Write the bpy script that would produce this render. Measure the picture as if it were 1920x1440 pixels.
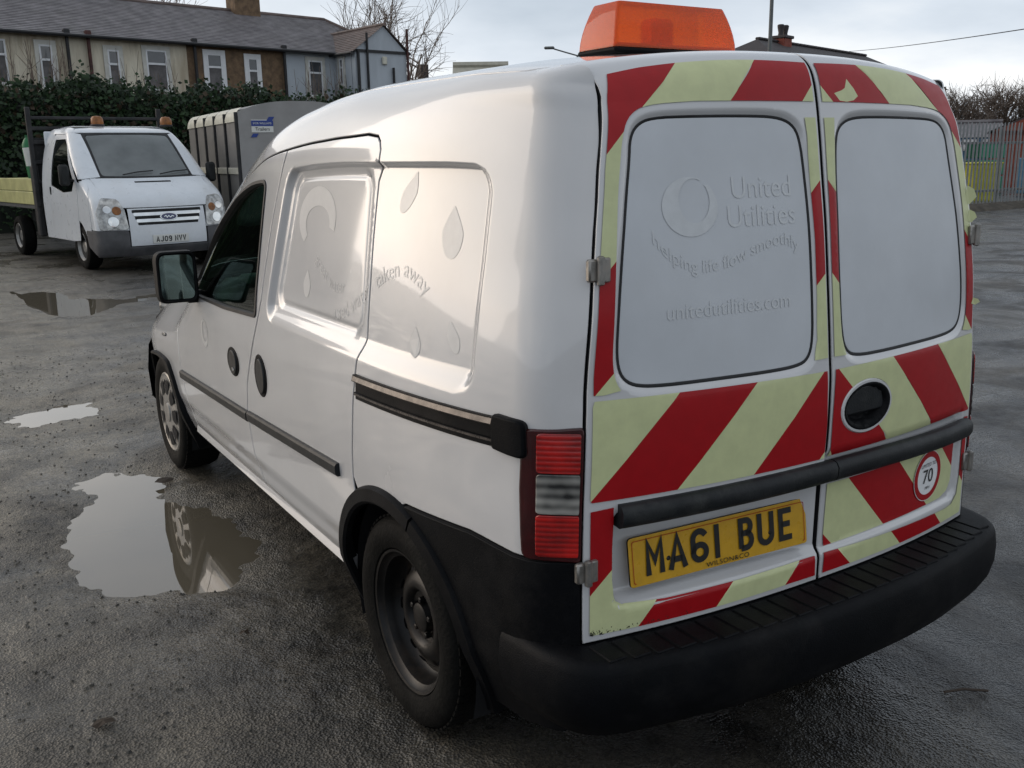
import bpy, bmesh, math, random
import numpy as np
from math import sin, cos, pi, radians, hypot, atan2, sqrt
from mathutils import Vector, Matrix
from mathutils.geometry import delaunay_2d_cdt
random.seed(7); RNG = np.random.default_rng(7)
SC = bpy.context.scene
COL = SC.collection
for o in list(bpy.data.objects): bpy.data.objects.remove(o)

# ------------------------------------------------------------------ camera
cam = bpy.data.cameras.new('camera'); camo = bpy.data.objects.new('camera', cam); COL.objects.link(camo)
SC.camera = camo
CAMP = Vector((-1.7989, -1.4056, 1.5286)); YAW = radians(-31.864); PIT = radians(-13.413); ROLL = radians(-1.017)
_f = Vector((-sin(YAW)*cos(PIT), cos(YAW)*cos(PIT), sin(PIT))); _r = Vector((cos(YAW), sin(YAW), 0)); _u = _r.cross(_f)
_r2 = _r*cos(ROLL)+_u*sin(ROLL); _u2 = -_r*sin(ROLL)+_u*cos(ROLL)
M = Matrix.Identity(4)
for i in range(3): M[i][0] = _r2[i]; M[i][1] = _u2[i]; M[i][2] = -_f[i]; M[i][3] = CAMP[i]
camo.matrix_world = M
cam.sensor_width = 36; cam.lens = 36*1798.85/1920; cam.clip_start = .05; cam.clip_end = 3000

# ------------------------------------------------------------------ sky and sun
SUN_EL, SUN_AZ = radians(14), radians(-38)      # azimuth measured from +Y towards +X
W = bpy.data.worlds.new('World'); SC.world = W; W.use_nodes = True
nt = W.node_tree; nt.nodes.clear()
def wn(t, **k):
    n = nt.nodes.new(t)
    for a, b in k.items(): setattr(n, a, b)
    return n
sky = wn('ShaderNodeTexSky', sky_type='NISHITA', sun_disc=False, sun_elevation=SUN_EL, sun_rotation=SUN_AZ, air_density=1.2, dust_density=3.0)
tc = wn('ShaderNodeTexCoord'); sep = wn('ShaderNodeSeparateXYZ'); nt.links.new(tc.outputs['Generated'], sep.inputs[0])
zc = wn('ShaderNodeMath', operation='MAXIMUM'); nt.links.new(sep.outputs[2], zc.inputs[0]); zc.inputs[1].default_value = 0.0
za = wn('ShaderNodeMath', operation='ADD'); nt.links.new(zc.outputs[0], za.inputs[0]); za.inputs[1].default_value = .22
dx = wn('ShaderNodeMath', operation='DIVIDE'); nt.links.new(sep.outputs[0], dx.inputs[0]); nt.links.new(za.outputs[0], dx.inputs[1])
dy = wn('ShaderNodeMath', operation='DIVIDE'); nt.links.new(sep.outputs[1], dy.inputs[0]); nt.links.new(za.outputs[0], dy.inputs[1])
cx = wn('ShaderNodeCombineXYZ'); nt.links.new(dx.outputs[0], cx.inputs[0]); nt.links.new(dy.outputs[0], cx.inputs[1])
n1 = wn('ShaderNodeTexNoise'); n1.inputs['Scale'].default_value = .75; n1.inputs['Detail'].default_value = 7; n1.inputs['Roughness'].default_value = .52
nt.links.new(cx.outputs[0], n1.inputs['Vector'])
rp = wn('ShaderNodeValToRGB'); e = rp.color_ramp.elements
e[0].position = .32; e[0].color = (3.7, 4.25, 5.0, 1); e[1].position = .70; e[1].color = (7.8, 7.9, 8.0, 1)
m_ = rp.color_ramp.elements.new(.5); m_.color = (5.2, 5.7, 6.4, 1)
nt.links.new(n1.outputs['Fac'], rp.inputs[0])
# clouds brighten towards the horizon, where the layer thins
hz = wn('ShaderNodeMapRange'); hz.inputs[1].default_value = 0; hz.inputs[2].default_value = .42; hz.inputs[3].default_value = 1.28; hz.inputs[4].default_value = .92
nt.links.new(zc.outputs[0], hz.inputs[0])
br = wn('ShaderNodeVectorMath', operation='SCALE'); nt.links.new(rp.outputs[0], br.inputs[0]); nt.links.new(hz.outputs[0], br.inputs['Scale'])
# aureole of the veiled sun in the cloud layer
sdv = (sin(SUN_AZ)*cos(SUN_EL), cos(SUN_AZ)*cos(SUN_EL), sin(SUN_EL))
dt_ = wn('ShaderNodeVectorMath', operation='DOT_PRODUCT'); nt.links.new(tc.outputs['Generated'], dt_.inputs[0]); dt_.inputs[1].default_value = sdv
dm = wn('ShaderNodeMath', operation='MAXIMUM'); nt.links.new(dt_.outputs['Value'], dm.inputs[0]); dm.inputs[1].default_value = 0
dp = wn('ShaderNodeMath', operation='POWER'); nt.links.new(dm.outputs[0], dp.inputs[0]); dp.inputs[1].default_value = 3.6
gl_c = wn('ShaderNodeVectorMath', operation='SCALE'); gl_c.inputs[0].default_value = (1.30, 1.06, .82); nt.links.new(dp.outputs[0], gl_c.inputs['Scale'])
gl_a = wn('ShaderNodeVectorMath', operation='ADD'); gl_a.inputs[0].default_value = (1,1,1); nt.links.new(gl_c.outputs[0], gl_a.inputs[1])
br2 = wn('ShaderNodeVectorMath', operation='MULTIPLY'); nt.links.new(br.outputs[0], br2.inputs[0]); nt.links.new(gl_a.outputs[0], br2.inputs[1]); br = br2
mx = wn('ShaderNodeMixRGB'); mx.inputs[0].default_value = .86
nt.links.new(sky.outputs[0], mx.inputs[1]); nt.links.new(br.outputs[0], mx.inputs[2])
bg = wn('ShaderNodeBackground'); bg.inputs[1].default_value = .1; nt.links.new(mx.outputs[0], bg.inputs[0])
wo = wn('ShaderNodeOutputWorld'); nt.links.new(bg.outputs[0], wo.inputs[0])
sl = bpy.data.lights.new('sun', 'SUN'); sl.energy = .55; sl.angle = radians(40); sl.color = (1, .87, .76)
so = bpy.data.objects.new('sun', sl); COL.objects.link(so)
sd = Vector((sin(SUN_AZ)*cos(SUN_EL), cos(SUN_AZ)*cos(SUN_EL), sin(SUN_EL)))
so.rotation_euler = sd.to_track_quat('Z', 'Y').to_euler(); so.location = (-8, -2, 12)
SC.view_settings.view_transform = 'Standard'; SC.view_settings.look = 'None'; SC.view_settings.exposure = .38; SC.view_settings.gamma = 1
SC.view_settings.use_curve_mapping = False
SC.render.engine = 'CYCLES'

# ------------------------------------------------------------------ materials
MATS = {}
def mat(name, col, rough=.5, metal=0, coat=0, var=.12, vscale=6, bump=0, bscale=40, spec=.5, col2=None, rvar=.1, dirt=0, dirtcol=(.09,.08,.065), dscale=3, trans=0, ior=1.45, stretch=None, emit=None):
    """principled material; colour, roughness and relief all broken up by noise in object space"""
    if name in MATS: return MATS[name]
    m = bpy.data.materials.new(name); m.use_nodes = True; t = m.node_tree; N = t.nodes; L = t.links
    b = N['Principled BSDF']; tc = N.new('ShaderNodeTexCoord'); mp = N.new('ShaderNodeMapping'); L.new(tc.outputs['Object'], mp.inputs[0])
    if stretch: mp.inputs['Scale'].default_value = stretch
    c2 = col2 or tuple(max(0, c*(1-2*var)) for c in col)
    n = N.new('ShaderNodeTexNoise'); n.inputs['Scale'].default_value = vscale; n.inputs['Detail'].default_value = 6; n.inputs['Roughness'].default_value = .6
    L.new(mp.outputs[0], n.inputs['Vector'])
    r = N.new('ShaderNodeValToRGB'); r.color_ramp.elements[0].position = .35; r.color_ramp.elements[1].position = .68
    r.color_ramp.elements[0].color = (*c2, 1); r.color_ramp.elements[1].color = (*col, 1); L.new(n.outputs['Fac'], r.inputs[0])
    out = r.outputs[0]
    rm = N.new('ShaderNodeMapRange'); rm.inputs[3].default_value = max(0.02, rough-rvar); rm.inputs[4].default_value = min(1, rough+rvar)
    n2 = N.new('ShaderNodeTexNoise'); n2.inputs['Scale'].default_value = vscale*1.7; n2.inputs['Detail'].default_value = 5; L.new(mp.outputs[0], n2.inputs['Vector']); L.new(n2.outputs['Fac'], rm.inputs[0])
    L.new(rm.outputs[0], b.inputs['Roughness'])
    if dirt:
        n3 = N.new('ShaderNodeTexNoise'); n3.inputs['Scale'].default_value = dscale; n3.inputs['Detail'].default_value = 9; n3.inputs['Roughness'].default_value = .72; L.new(mp.outputs[0], n3.inputs['Vector'])
        r3 = N.new('ShaderNodeMapRange'); r3.inputs[1].default_value = .5; r3.inputs[2].default_value = .78; r3.inputs[4].default_value = dirt; L.new(n3.outputs['Fac'], r3.inputs[0])
        mm = N.new('ShaderNodeMixRGB'); mm.inputs[2].default_value = (*dirtcol, 1); L.new(r3.outputs[0], mm.inputs[0]); L.new(out, mm.inputs[1]); out = mm.outputs[0]
    L.new(out, b.inputs['Base Color'])
    b.inputs['Metallic'].default_value = metal; b.inputs['Coat Weight'].default_value = coat; b.inputs['Coat Roughness'].default_value = .04
    b.inputs['Specular IOR Level'].default_value = spec; b.inputs['Transmission Weight'].default_value = trans; b.inputs['IOR'].default_value = ior
    if bump:
        nb = N.new('ShaderNodeTexNoise'); nb.inputs['Scale'].default_value = bscale; nb.inputs['Detail'].default_value = 6; L.new(mp.outputs[0], nb.inputs['Vector'])
        bp = N.new('ShaderNodeBump'); bp.inputs['Strength'].default_value = bump; bp.inputs['Distance'].default_value = .01; L.new(nb.outputs['Fac'], bp.inputs['Height']); L.new(bp.outputs[0], b.inputs['Normal'])
    MATS[name] = m; return m
def glassmat(name, tint, refl=1.0, mist_sheen=0):
    """thin tinted glazing: straight-through light times the tint, plus a mirror reflection by the angle of incidence"""
    m = bpy.data.materials.new(name); m.use_nodes = True; t = m.node_tree; N = t.nodes; L = t.links; N.clear()
    o = N.new('ShaderNodeOutputMaterial'); tr = N.new('ShaderNodeBsdfTransparent'); tr.inputs[0].default_value = (*tint, 1)
    g = N.new('ShaderNodeBsdfGlossy'); g.inputs['Roughness'].default_value = .03; g.inputs[0].default_value = (.9, .95, .93, 1)
    f = N.new('ShaderNodeFresnel'); f.inputs[0].default_value = 1.45
    mu = N.new('ShaderNodeMath'); mu.operation = 'MULTIPLY'; mu.inputs[1].default_value = refl; L.new(f.outputs[0], mu.inputs[0])
    mx = N.new('ShaderNodeMixShader'); L.new(mu.outputs[0], mx.inputs[0]); L.new(tr.outputs[0], mx.inputs[1]); L.new(g.outputs[0], mx.inputs[2]); out = mx.outputs[0]
    if mist_sheen:      # condensation plus the screen's sky reflection, put into an uneven pale diffuse film
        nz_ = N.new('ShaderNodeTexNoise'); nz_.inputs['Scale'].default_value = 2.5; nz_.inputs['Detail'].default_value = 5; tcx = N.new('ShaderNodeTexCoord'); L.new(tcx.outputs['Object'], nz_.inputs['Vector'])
        mr_ = N.new('ShaderNodeMapRange'); mr_.inputs[1].default_value = .3; mr_.inputs[2].default_value = .7; mr_.inputs[3].default_value = mist_sheen*.6; mr_.inputs[4].default_value = mist_sheen; L.new(nz_.outputs['Fac'], mr_.inputs[0])
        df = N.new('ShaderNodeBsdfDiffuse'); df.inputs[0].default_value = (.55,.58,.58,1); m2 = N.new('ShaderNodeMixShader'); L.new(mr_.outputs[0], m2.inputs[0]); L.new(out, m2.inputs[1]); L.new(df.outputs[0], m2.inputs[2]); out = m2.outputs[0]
    L.new(out, o.inputs[0])
    MATS[name] = m; return m

# ------------------------------------------------------------------ object helpers
def link(o, parent=None):
    COL.objects.link(o)
    if parent is not None: o.parent = parent
    return o
def thing(name, label, cat, loc=(0,0,0), rotz=0, group=None):
    o = bpy.data.objects.new(name, None); o.empty_display_size = .2; COL.objects.link(o); o.location = loc; o.rotation_euler = (0,0,rotz)
    return tag(o, label, cat, group)
def tag(o, label=None, cat=None, group=None, kind=None):
    if label: o['label'] = label
    if cat: o['category'] = cat
    if group: o['group'] = group
    if kind: o['kind'] = kind
    return o
def copy_tree(o, parent=None):
    c = o.copy(); COL.objects.link(c); c.parent = parent
    for ch in list(o.children): copy_tree(ch, c)
    return c
class MB:
    def __init__(s): s.v = []; s.f = []; s.m = []; s.mi = 0
    def add(s, vs, fs):
        o = len(s.v); s.v += [tuple(map(float, p)) for p in vs]; s.f += [tuple(o+i for i in f) for f in fs]; s.m += [s.mi]*len(fs); return s
    def box(s, c, d, rz=0, bev=0, R=None):
        hx, hy, hz = d[0]/2, d[1]/2, d[2]/2
        if bev:
            b = min(bev, hx*.98, hy*.98, hz*.98); vs = []; ix = {}
            for sx in (-1,1):
                for sy in (-1,1):
                    for sz in (-1,1):
                        for k in range(3):
                            p = [sx*hx, sy*hy, sz*hz]
                            for j in range(3):
                                if j != k: p[j] -= (sx,sy,sz)[j]*b
                            ix[(sx,sy,sz,k)] = len(vs); vs.append(p)
            fs = []
            for k in range(3):
                a, c2 = [j for j in range(3) if j != k]
                for sg in (-1,1):
                    q = []
                    for (u, w) in ((-1,-1),(1,-1),(1,1),(-1,1)):
                        t = [0,0,0]; t[k] = sg; t[a] = u; t[c2] = w; q.append(ix[(*t, k)])
                    fs.append(q)
            for k in range(3):
                a, c2 = [j for j in range(3) if j != k]
                for u in (-1,1):
                    for w in (-1,1):
                        t0 = [0,0,0]; t0[a] = u; t0[c2] = w; t1 = list(t0); t0[k] = -1; t1[k] = 1
                        fs.append([ix[(*t0, a)], ix[(*t1, a)], ix[(*t1, c2)], ix[(*t0, c2)]])
            for sx in (-1,1):
                for sy in (-1,1):
                    for sz in (-1,1): fs.append([ix[(sx,sy,sz,k)] for k in range(3)])
            vs = np.array(vs); g = []
            for f in fs:
                P = vs[list(f)]; n = np.cross(P[1]-P[0], P[2]-P[0]); g.append(list(f) if n@P.mean(0) > 0 else list(f)[::-1])
            fs = g
        else:
            vs = np.array([(sx*hx, sy*hy, sz*hz) for sx in (-1,1) for sy in (-1,1) for sz in (-1,1)])
            fs = [(0,1,3,2),(4,6,7,5),(0,4,5,1),(2,3,7,6),(0,2,6,4),(1,5,7,3)]
        if R is not None: vs = vs@np.array(R).T
        if rz: cz, sz_ = cos(rz), sin(rz); vs = vs@np.array([[cz,sz_,0],[-sz_,cz,0],[0,0,1]])
        return s.add(vs+np.array(c), fs)
    def tube(s, pts, r, n=8, cap=True):
        pts = [np.array(p, float) for p in pts]; rs = r if isinstance(r, (list, tuple)) else [r]*len(pts); rings = []; o = len(s.v)
        d0 = pts[1]-pts[0]; ref = np.array([0,0,1.]) if abs(d0[2]) < .9*np.linalg.norm(d0) else np.array([1.,0,0]); vs = []
        for i, p in enumerate(pts):
            d = pts[min(i+1, len(pts)-1)]-pts[max(i-1, 0)]; d = d/np.linalg.norm(d); a = np.cross(d, ref); a /= np.linalg.norm(a); b = np.cross(d, a)
            for k in range(n): t = 2*pi*k/n; vs.append(p+rs[i]*(cos(t)*a+sin(t)*b))
        fs = []
        for i in range(len(pts)-1):
            for k in range(n): k2 = (k+1) % n; fs.append((i*n+k, (i+1)*n+k, (i+1)*n+k2, i*n+k2))
        if cap: fs.append(tuple(range(n))); fs.append(tuple((len(pts)-1)*n+k for k in range(n))[::-1])
        return s.add(vs, fs)
    def lathe(s, prof, n=40, c=(0,0,0), axis='x', cap=True):
        """profile of (along axis, radius)"""
        vs = []; fs = []
        for (a, r) in prof:
            for k in range(n):
                t = 2*pi*k/n; p, q = r*cos(t), r*sin(t)
                vs.append({'x': (a,p,q), 'y': (q,a,p), 'z': (p,q,a)}[axis])
        for i in range(len(prof)-1):
            for k in range(n): k2 = (k+1) % n; fs.append((i*n+k, i*n+k2, (i+1)*n+k2, (i+1)*n+k))
        if cap: fs.append(tuple(range(n))[::-1]); fs.append(tuple((len(prof)-1)*n+k for k in range(n)))
        return s.add(np.array(vs)+np.array(c), fs)
    def prism(s, poly, F0, F1):
        """closed polygon given as two 3D rings"""
        n = len(poly); fs = [tuple(range(n)), tuple(range(n, 2*n))[::-1]]
        for i in range(n): j = (i+1) % n; fs.append((i, i+n, j+n, j))
        return s.add([F0(p) for p in poly]+[F1(p) for p in poly], fs)
    def build(s, name, mats, parent=None, smooth=False, fix=True, loc=None):
        me = bpy.data.meshes.new(name); me.from_pydata(s.v, [], s.f)
        mats = mats if isinstance(mats, (list, tuple)) else [mats]
        for m in mats: me.materials.append(MATS[m] if isinstance(m, str) else m)
        if len(mats) > 1: me.polygons.foreach_set('material_index', s.m)
        if fix:
            bm = bmesh.new(); bm.from_mesh(me); bmesh.ops.recalc_face_normals(bm, faces=bm.faces); bm.to_mesh(me); bm.free()
        if smooth:
            me.shade_smooth(); me.set_sharp_from_angle(angle=radians(smooth if smooth is not True else 38))
        me.update(); o = bpy.data.objects.new(name, me)
        if loc is not None: o.location = loc
        return link(o, parent)

# ---- polygons in a surface's own 2D coordinates
def area(p): p = np.asarray(p); return .5*np.sum(p[:,0]*np.roll(p[:,1],-1)-np.roll(p[:,0],-1)*p[:,1])
def ccw(p): p = np.asarray(p, float); return p if area(p) > 0 else p[::-1].copy()
def resample(p, g):
    out = []
    for a, b in zip(p, np.roll(p, -1, 0)):
        n = max(1, int(math.ceil(np.hypot(*(b-a))/g)))
        for k in range(n): out.append(a+(b-a)*k/n)
    return np.array(out)
def outnorm(p):
    d = np.roll(p,-1,0)-p; d /= np.maximum(np.linalg.norm(d,axis=1,keepdims=True),1e-9); n = np.stack([d[:,1],-d[:,0]],-1)
    m = n+np.roll(n,1,0); l = np.linalg.norm(m,axis=1,keepdims=True); m /= np.maximum(l,1e-6); k = np.clip((m*n).sum(1,keepdims=True),.5,1); return m/k
def inset(p, d): p = ccw(p); return p-outnorm(p)*d
def rounded(p, r, n=5):
    p = ccw(p); out = []; N_ = len(p); rr = r if isinstance(r, (list, tuple)) else [r]*N_
    for i in range(N_):
        a, b, c = p[i-1], p[i], p[(i+1) % N_]; u = a-b; v = c-b; lu, lv = np.hypot(*u), np.hypot(*v); k = min(rr[i], lu*.45, lv*.45)
        if k < 1e-4: out.append(b); continue
        A = b+u/lu*k; C = b+v/lv*k
        for j in range(n+1): t = j/n; out.append((1-t)**2*A+2*t*(1-t)*b+t*t*C)
    return np.array(out)
def rbox(x0, x1, y0, y1, r, n=6): return rounded([(x0,y0),(x1,y0),(x1,y1),(x0,y1)], r, n)
def ellipse(cx, cy, a, b, n=40): return np.array([(cx+a*cos(2*pi*k/n), cy+b*sin(2*pi*k/n)) for k in range(n)])
def inside(P, poly):
    x, y = P[:,0], P[:,1]; r = np.zeros(len(P), bool); q = np.roll(poly,-1,0)
    for (ax, ay), (bx_, by) in zip(poly, q):
        if ay == by: continue
        c = ((ay > y) != (by > y)) & (x < (bx_-ax)*(y-ay)/(by-ay)+ax); r ^= c
    return r
def segdist(P, poly):
    d = np.full(len(P), 1e9)
    for a, b in zip(poly, np.roll(poly,-1,0)):
        v = b-a; L2 = v@v
        t = np.clip(((P-a)@v)/max(L2,1e-12),0,1); d = np.minimum(d, np.linalg.norm(P-a-t[:,None]*v,axis=1))
    return d
def normals(F, a, b, sg):
    h = 4e-4; u = (F(a+h,b)-F(a-h,b)); v = (F(a,b+h)-F(a,b-h)); n = np.cross(u,v)*sg
    return n/np.maximum(np.linalg.norm(n,axis=-1,keepdims=True),1e-12)
def panel(name, poly, F, mats, parent, sg=1, holes=(), g=.02, off=0, ring=True, depth=.014, lines=(), midx=None, polys=(), ringh=True, fil=.003, creases=()):
    """a skin cut to `poly` on the surface F(a,b); its edges roll over and turn inwards by `depth`"""
    mats = list(mats) if isinstance(mats, (list, tuple)) else [mats]
    if ring: mats = mats+['cavity_black']  # deep edge ring coloured black, standing in for shade inside the shut lines
    P0 = resample(ccw(poly), g); loops = [P0]+[resample(ccw(h), g)[::-1] for h in holes]
    lo, hi = P0.min(0), P0.max(0)
    gx, gy = np.meshgrid(np.arange(lo[0]+g*.5, hi[0], g), np.arange(lo[1]+g*.5, hi[1], g*.95)); gx[1::2] += g*.5
    G = np.stack([gx.ravel(), gy.ravel()],-1); k = inside(G, P0)
    for h in loops[1:]: k &= ~inside(G, h)
    G = G[k]
    if len(G):
        d = np.full(len(G), 1e9)
        for l in loops: d = np.minimum(d, segdist(G, l))
        for l in creases:
            l = np.array(l, float)
            for a, b in zip(l[:-1], l[1:]):
                v = b-a; t = np.clip(((G-a)@v)/max(v@v,1e-12),0,1); d = np.minimum(d, np.linalg.norm(G-a-t[:,None]*v,axis=1)+.1*g)
        G = G[d > .45*g]
    vs = []; ed = []
    for l in loops: o = len(vs); vs += list(l); ed += [(o+i, o+(i+1) % len(l)) for i in range(len(l))]
    for l in polys: l = np.array(l, float); o = len(vs); vs += list(l); ed += [(o+i, o+(i+1) % len(l)) for i in range(len(l))]
    for l in creases: o = len(vs); vs += list(np.array(l, float)); ed += [(o+i, o+i+1) for i in range(len(l)-1)]
    for a, b in lines: o = len(vs); vs += [np.array(a, float), np.array(b, float)]; ed.append((o, o+1))
    nb = sum(len(l) for l in loops)
    vs += list(G)
    V, E_, T, ov, oe, of = delaunay_2d_cdt([Vector((float(p[0]), float(p[1]))) for p in vs], ed, [], 0, 1e-7)
    V = np.array([(v.x, v.y) for v in V]); T = np.array([t for t in T if len(t) == 3]); C = V[T].mean(1)
    k = inside(C, P0)
    for h in loops[1:]: k &= ~inside(C, h)
    T = T[k]; C = C[k]; mi = np.zeros(len(T), int) if midx is None else midx(C)
    m = {}
    for i, l in enumerate(ov):
        for j in l:
            if j < nb: m[j] = i
    used = sorted(set(T.ravel().tolist()) | set(m.values())); re = {a: i for i, a in enumerate(used)}
    V = V[used]; T = [[re[a] for a in t] for t in T]
    X = F(V[:,0], V[:,1]); N = normals(F, V[:,0], V[:,1], sg)
    X = X+N*off; X_ = X.tolist(); N_ = N.tolist(); faces = []
    for t in T:
        n = np.cross(X[t[1]]-X[t[0]], X[t[2]]-X[t[0]]); faces.append(t if n@N[t[0]] > 0 else t[::-1])
    mi = mi.tolist()
    if ring:
        o = 0
        for li, l in enumerate(loops):
            n = len(l); idx = [re[m[o+i]] for i in range(n)]; o += n
            if li and not ringh: continue
            w = outnorm(l); prev = idx
            nn = normals(F, l[:,0], l[:,1], sg)
            for (e_, dd, bl) in ((fil*.7, fil*.3, .6), (fil, fil, 1.), (fil, depth, 1.)):
                q = l+w*e_; Y = F(q[:,0], q[:,1])+nn*(off-dd); o3 = F((l+w*1e-3)[:,0], (l+w*1e-3)[:,1])-F(l[:,0], l[:,1]); o3 /= np.maximum(np.linalg.norm(o3,axis=1,keepdims=True),1e-9)
                nv = nn*(1-bl)+o3*bl; nv /= np.linalg.norm(nv,axis=1,keepdims=True)
                b0 = len(X_); X_ += Y.tolist(); N_ += nv.tolist(); cur = list(range(b0, b0+n))
                for i in range(n):
                    j = (i+1) % n; f = [prev[i], prev[j], cur[j], cur[i]]; p = [np.array(X_[a]) for a in f]
                    fn = np.cross(p[1]-p[0], p[2]-p[0]); fn = fn if np.linalg.norm(fn) > 1e-12 else np.cross(p[2]-p[0], p[3]-p[0])
                    if fn@(np.array(N_[cur[i]])+nn[i]*.3) < 0: f = f[::-1]
                    faces.append(f); mi.append(0 if dd < depth else len(mats)-1)
                prev = cur
    me = bpy.data.meshes.new(name); me.from_pydata(X_, [], faces)
    for a in mats: me.materials.append(MATS[a] if isinstance(a, str) else a)
    if len(mats) > 1: me.polygons.foreach_set('material_index', mi)
    me.shade_smooth(); me.normals_split_custom_set_from_vertices(N_); me.update()
    return link(bpy.data.objects.new(name, me), parent)
def sweep(name, F, path, prof, mats, parent, sg=1, closed=False, cap=True, smooth=35):
    """sweep a section (u across the path inside the surface, h above it) along a path drawn on the surface F"""
    p = np.array(path, float); n = len(p)
    d = (np.roll(p,-1,0)-np.roll(p,1,0)) if closed else np.gradient(p, axis=0)
    d /= np.linalg.norm(d,axis=1,keepdims=True); w = np.stack([-d[:,1], d[:,0]],-1); nn = normals(F, p[:,0], p[:,1], sg)
    b = MB(); vs = []; k = len(prof)
    for i in range(n):
        for (u, h) in prof: q = p[i]+w[i]*u; vs.append(F(q[0], q[1])+nn[i]*h)
    fs = []
    for i in range(n if closed else n-1):
        j = (i+1) % n
        for a in range(k-1): fs.append((i*k+a, j*k+a, j*k+a+1, i*k+a+1))
    if cap and not closed: fs.append(tuple(range(k))); fs.append(tuple((n-1)*k+a for a in range(k))[::-1])
    b.add(vs, fs); return b.build(name, mats, parent, smooth=smooth)
def text2d(body, size=1.0, shear=0, space=1.0):
    cu = bpy.data.curves.new('t', 'FONT'); cu.body = body; cu.size = size; cu.resolution_u = 4; cu.space_character = space; cu.shear = shear
    ob = bpy.data.objects.new('t', cu); COL.objects.link(ob); dg = bpy.context.evaluated_depsgraph_get(); ev = ob.evaluated_get(dg); me = ev.to_mesh()
    v = np.array([p.co[:2] for p in me.vertices]); f = [tuple(p.vertices) for p in me.polygons]; ev.to_mesh_clear()
    bpy.data.objects.remove(ob); bpy.data.curves.remove(cu); return v, f
def stroke(pts, w, closed=False):
    """flat letter stroke: mitred ribbon of width w"""
    p = np.array(pts, float); p = p[np.concatenate([[True], np.hypot(*np.diff(p,axis=0).T) > 1e-4])]; n = len(p); v = []; f = []
    for i in range(n):
        a = p[i]-p[i-1] if (i or closed) else p[1]-p[0]; b = p[(i+1) % n]-p[i] if (i < n-1 or closed) else p[i]-p[i-1]
        a = a/np.hypot(*a); b = b/np.hypot(*b); t = a+b; t /= max(np.hypot(*t),1e-6); nrm = np.array([-t[1], t[0]]); k = min(1/max(t@a,.45), 1.9)
        v += [p[i]+nrm*w/2*k, p[i]-nrm*w/2*k]
    for i in range(n if closed else n-1): j = (i+1) % n; f.append((2*i, 2*i+1, 2*j+1, 2*j))
    return v, f
def arc(cx, cy, a, b, t0, t1, n=10): return [(cx+a*cos(radians(t0+(t1-t0)*k/n)), cy+b*sin(radians(t0+(t1-t0)*k/n))) for k in range(n+1)]
# plate characters, drawn in a 50 x 79 cell with 14 wide strokes (stroke centre lines)
GL = {'M': [[(7,0),(7,74),(25,30),(43,74),(43,0)]], 'A': [[(5,0),(25,73),(45,0)], [(13,22),(37,22)]],
 '6': [arc(25,24,18,17,0,360,20)[:-1]+['c'], [(7,24),(7,52)]+arc(25,55,18,17,180,20,9)], '1': [[(25,0),(25,79)]],
 'B': [[(12,7),(12,72),(28,72)]+arc(28,57,13,15,90,-90,8)+[(12,42)], [(26,42)]+arc(27,24.5,16,17.5,90,-90,8)+[(12,7)]],
 'U': [[(7,79),(7,25)]+arc(25,25,18,18,180,360,10)+[(43,79)]], 'E': [[(43,7),(10,7),(10,72),(43,72)], [(10,40),(38,40)]],
 'J': [[(40,79),(40,24)]+arc(23,24,17,17,0,-170,8)], '0': [arc(25,54,18,18,0,180,8)+arc(25,25,18,18,180,360,8)+['c']],
 '9': [arc(25,55,18,17,0,360,20)[:-1]+['c'], [(43,55),(43,27)]+arc(25,24,18,17,0,-160,9)], 'N': [[(7,0),(7,74),(43,5),(43,79)]], 'V': [[(5,79),(25,6),(45,79)]]}
def plate_text(txt, F):
    out = []; x = 0; wid = {'1': 26, ' ': 22}
    tot = sum(wid.get(c,50)+11 for c in txt)-11
    for c in txt:
        b = MB()
        for s_ in GL.get(c, []):
            cl = s_[-1] == 'c'; pts = s_[:-1] if cl else s_; v, f = stroke(pts, 14, cl)
            o = -12 if c == '1' else 0
            b.add([F((q[0]+x+o-tot/2)/1000, (q[1]-39.5)/1000) for q in v], f)
        x += wid.get(c,50)+11
        if b.v: out.append(b)
    return out
# ------------------------------------------------------------------ the van's skin as two analytic surfaces
def pch(xs,ys):
    xs=np.array(xs,float);ys=np.array(ys,float);h=np.diff(xs);d=np.diff(ys)/h;m=np.zeros(len(xs))
    for i in range(1,len(xs)-1):
        if d[i-1]*d[i]>0:
            w1=2*h[i]+h[i-1];w2=h[i]+2*h[i-1];m[i]=(w1+w2)/(w1/d[i-1]+w2/d[i])
    m[0]=d[0];m[-1]=d[-1]
    def f(x):
        x=np.asarray(x,float);xc=np.clip(x,xs[0],xs[-1]);i=np.clip(np.searchsorted(xs,xc,side='right')-1,0,len(h)-1)
        t=(xc-xs[i])/h[i]
        return ((1+2*t)*(1-t)**2*ys[i]+t*(1-t)**2*h[i]*m[i]+t*t*(3-2*t)*ys[i+1]+t*t*(t-1)*h[i]*m[i+1]
                +np.where(x<xs[0],(x-xs[0])*m[0],0)+np.where(x>xs[-1],(x-xs[-1])*m[-1],0))
    return f
def sm(a,b,x):
    t=np.clip((np.asarray(x,float)-a)/(b-a),0,1);return t*t*(3-2*t)
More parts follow.
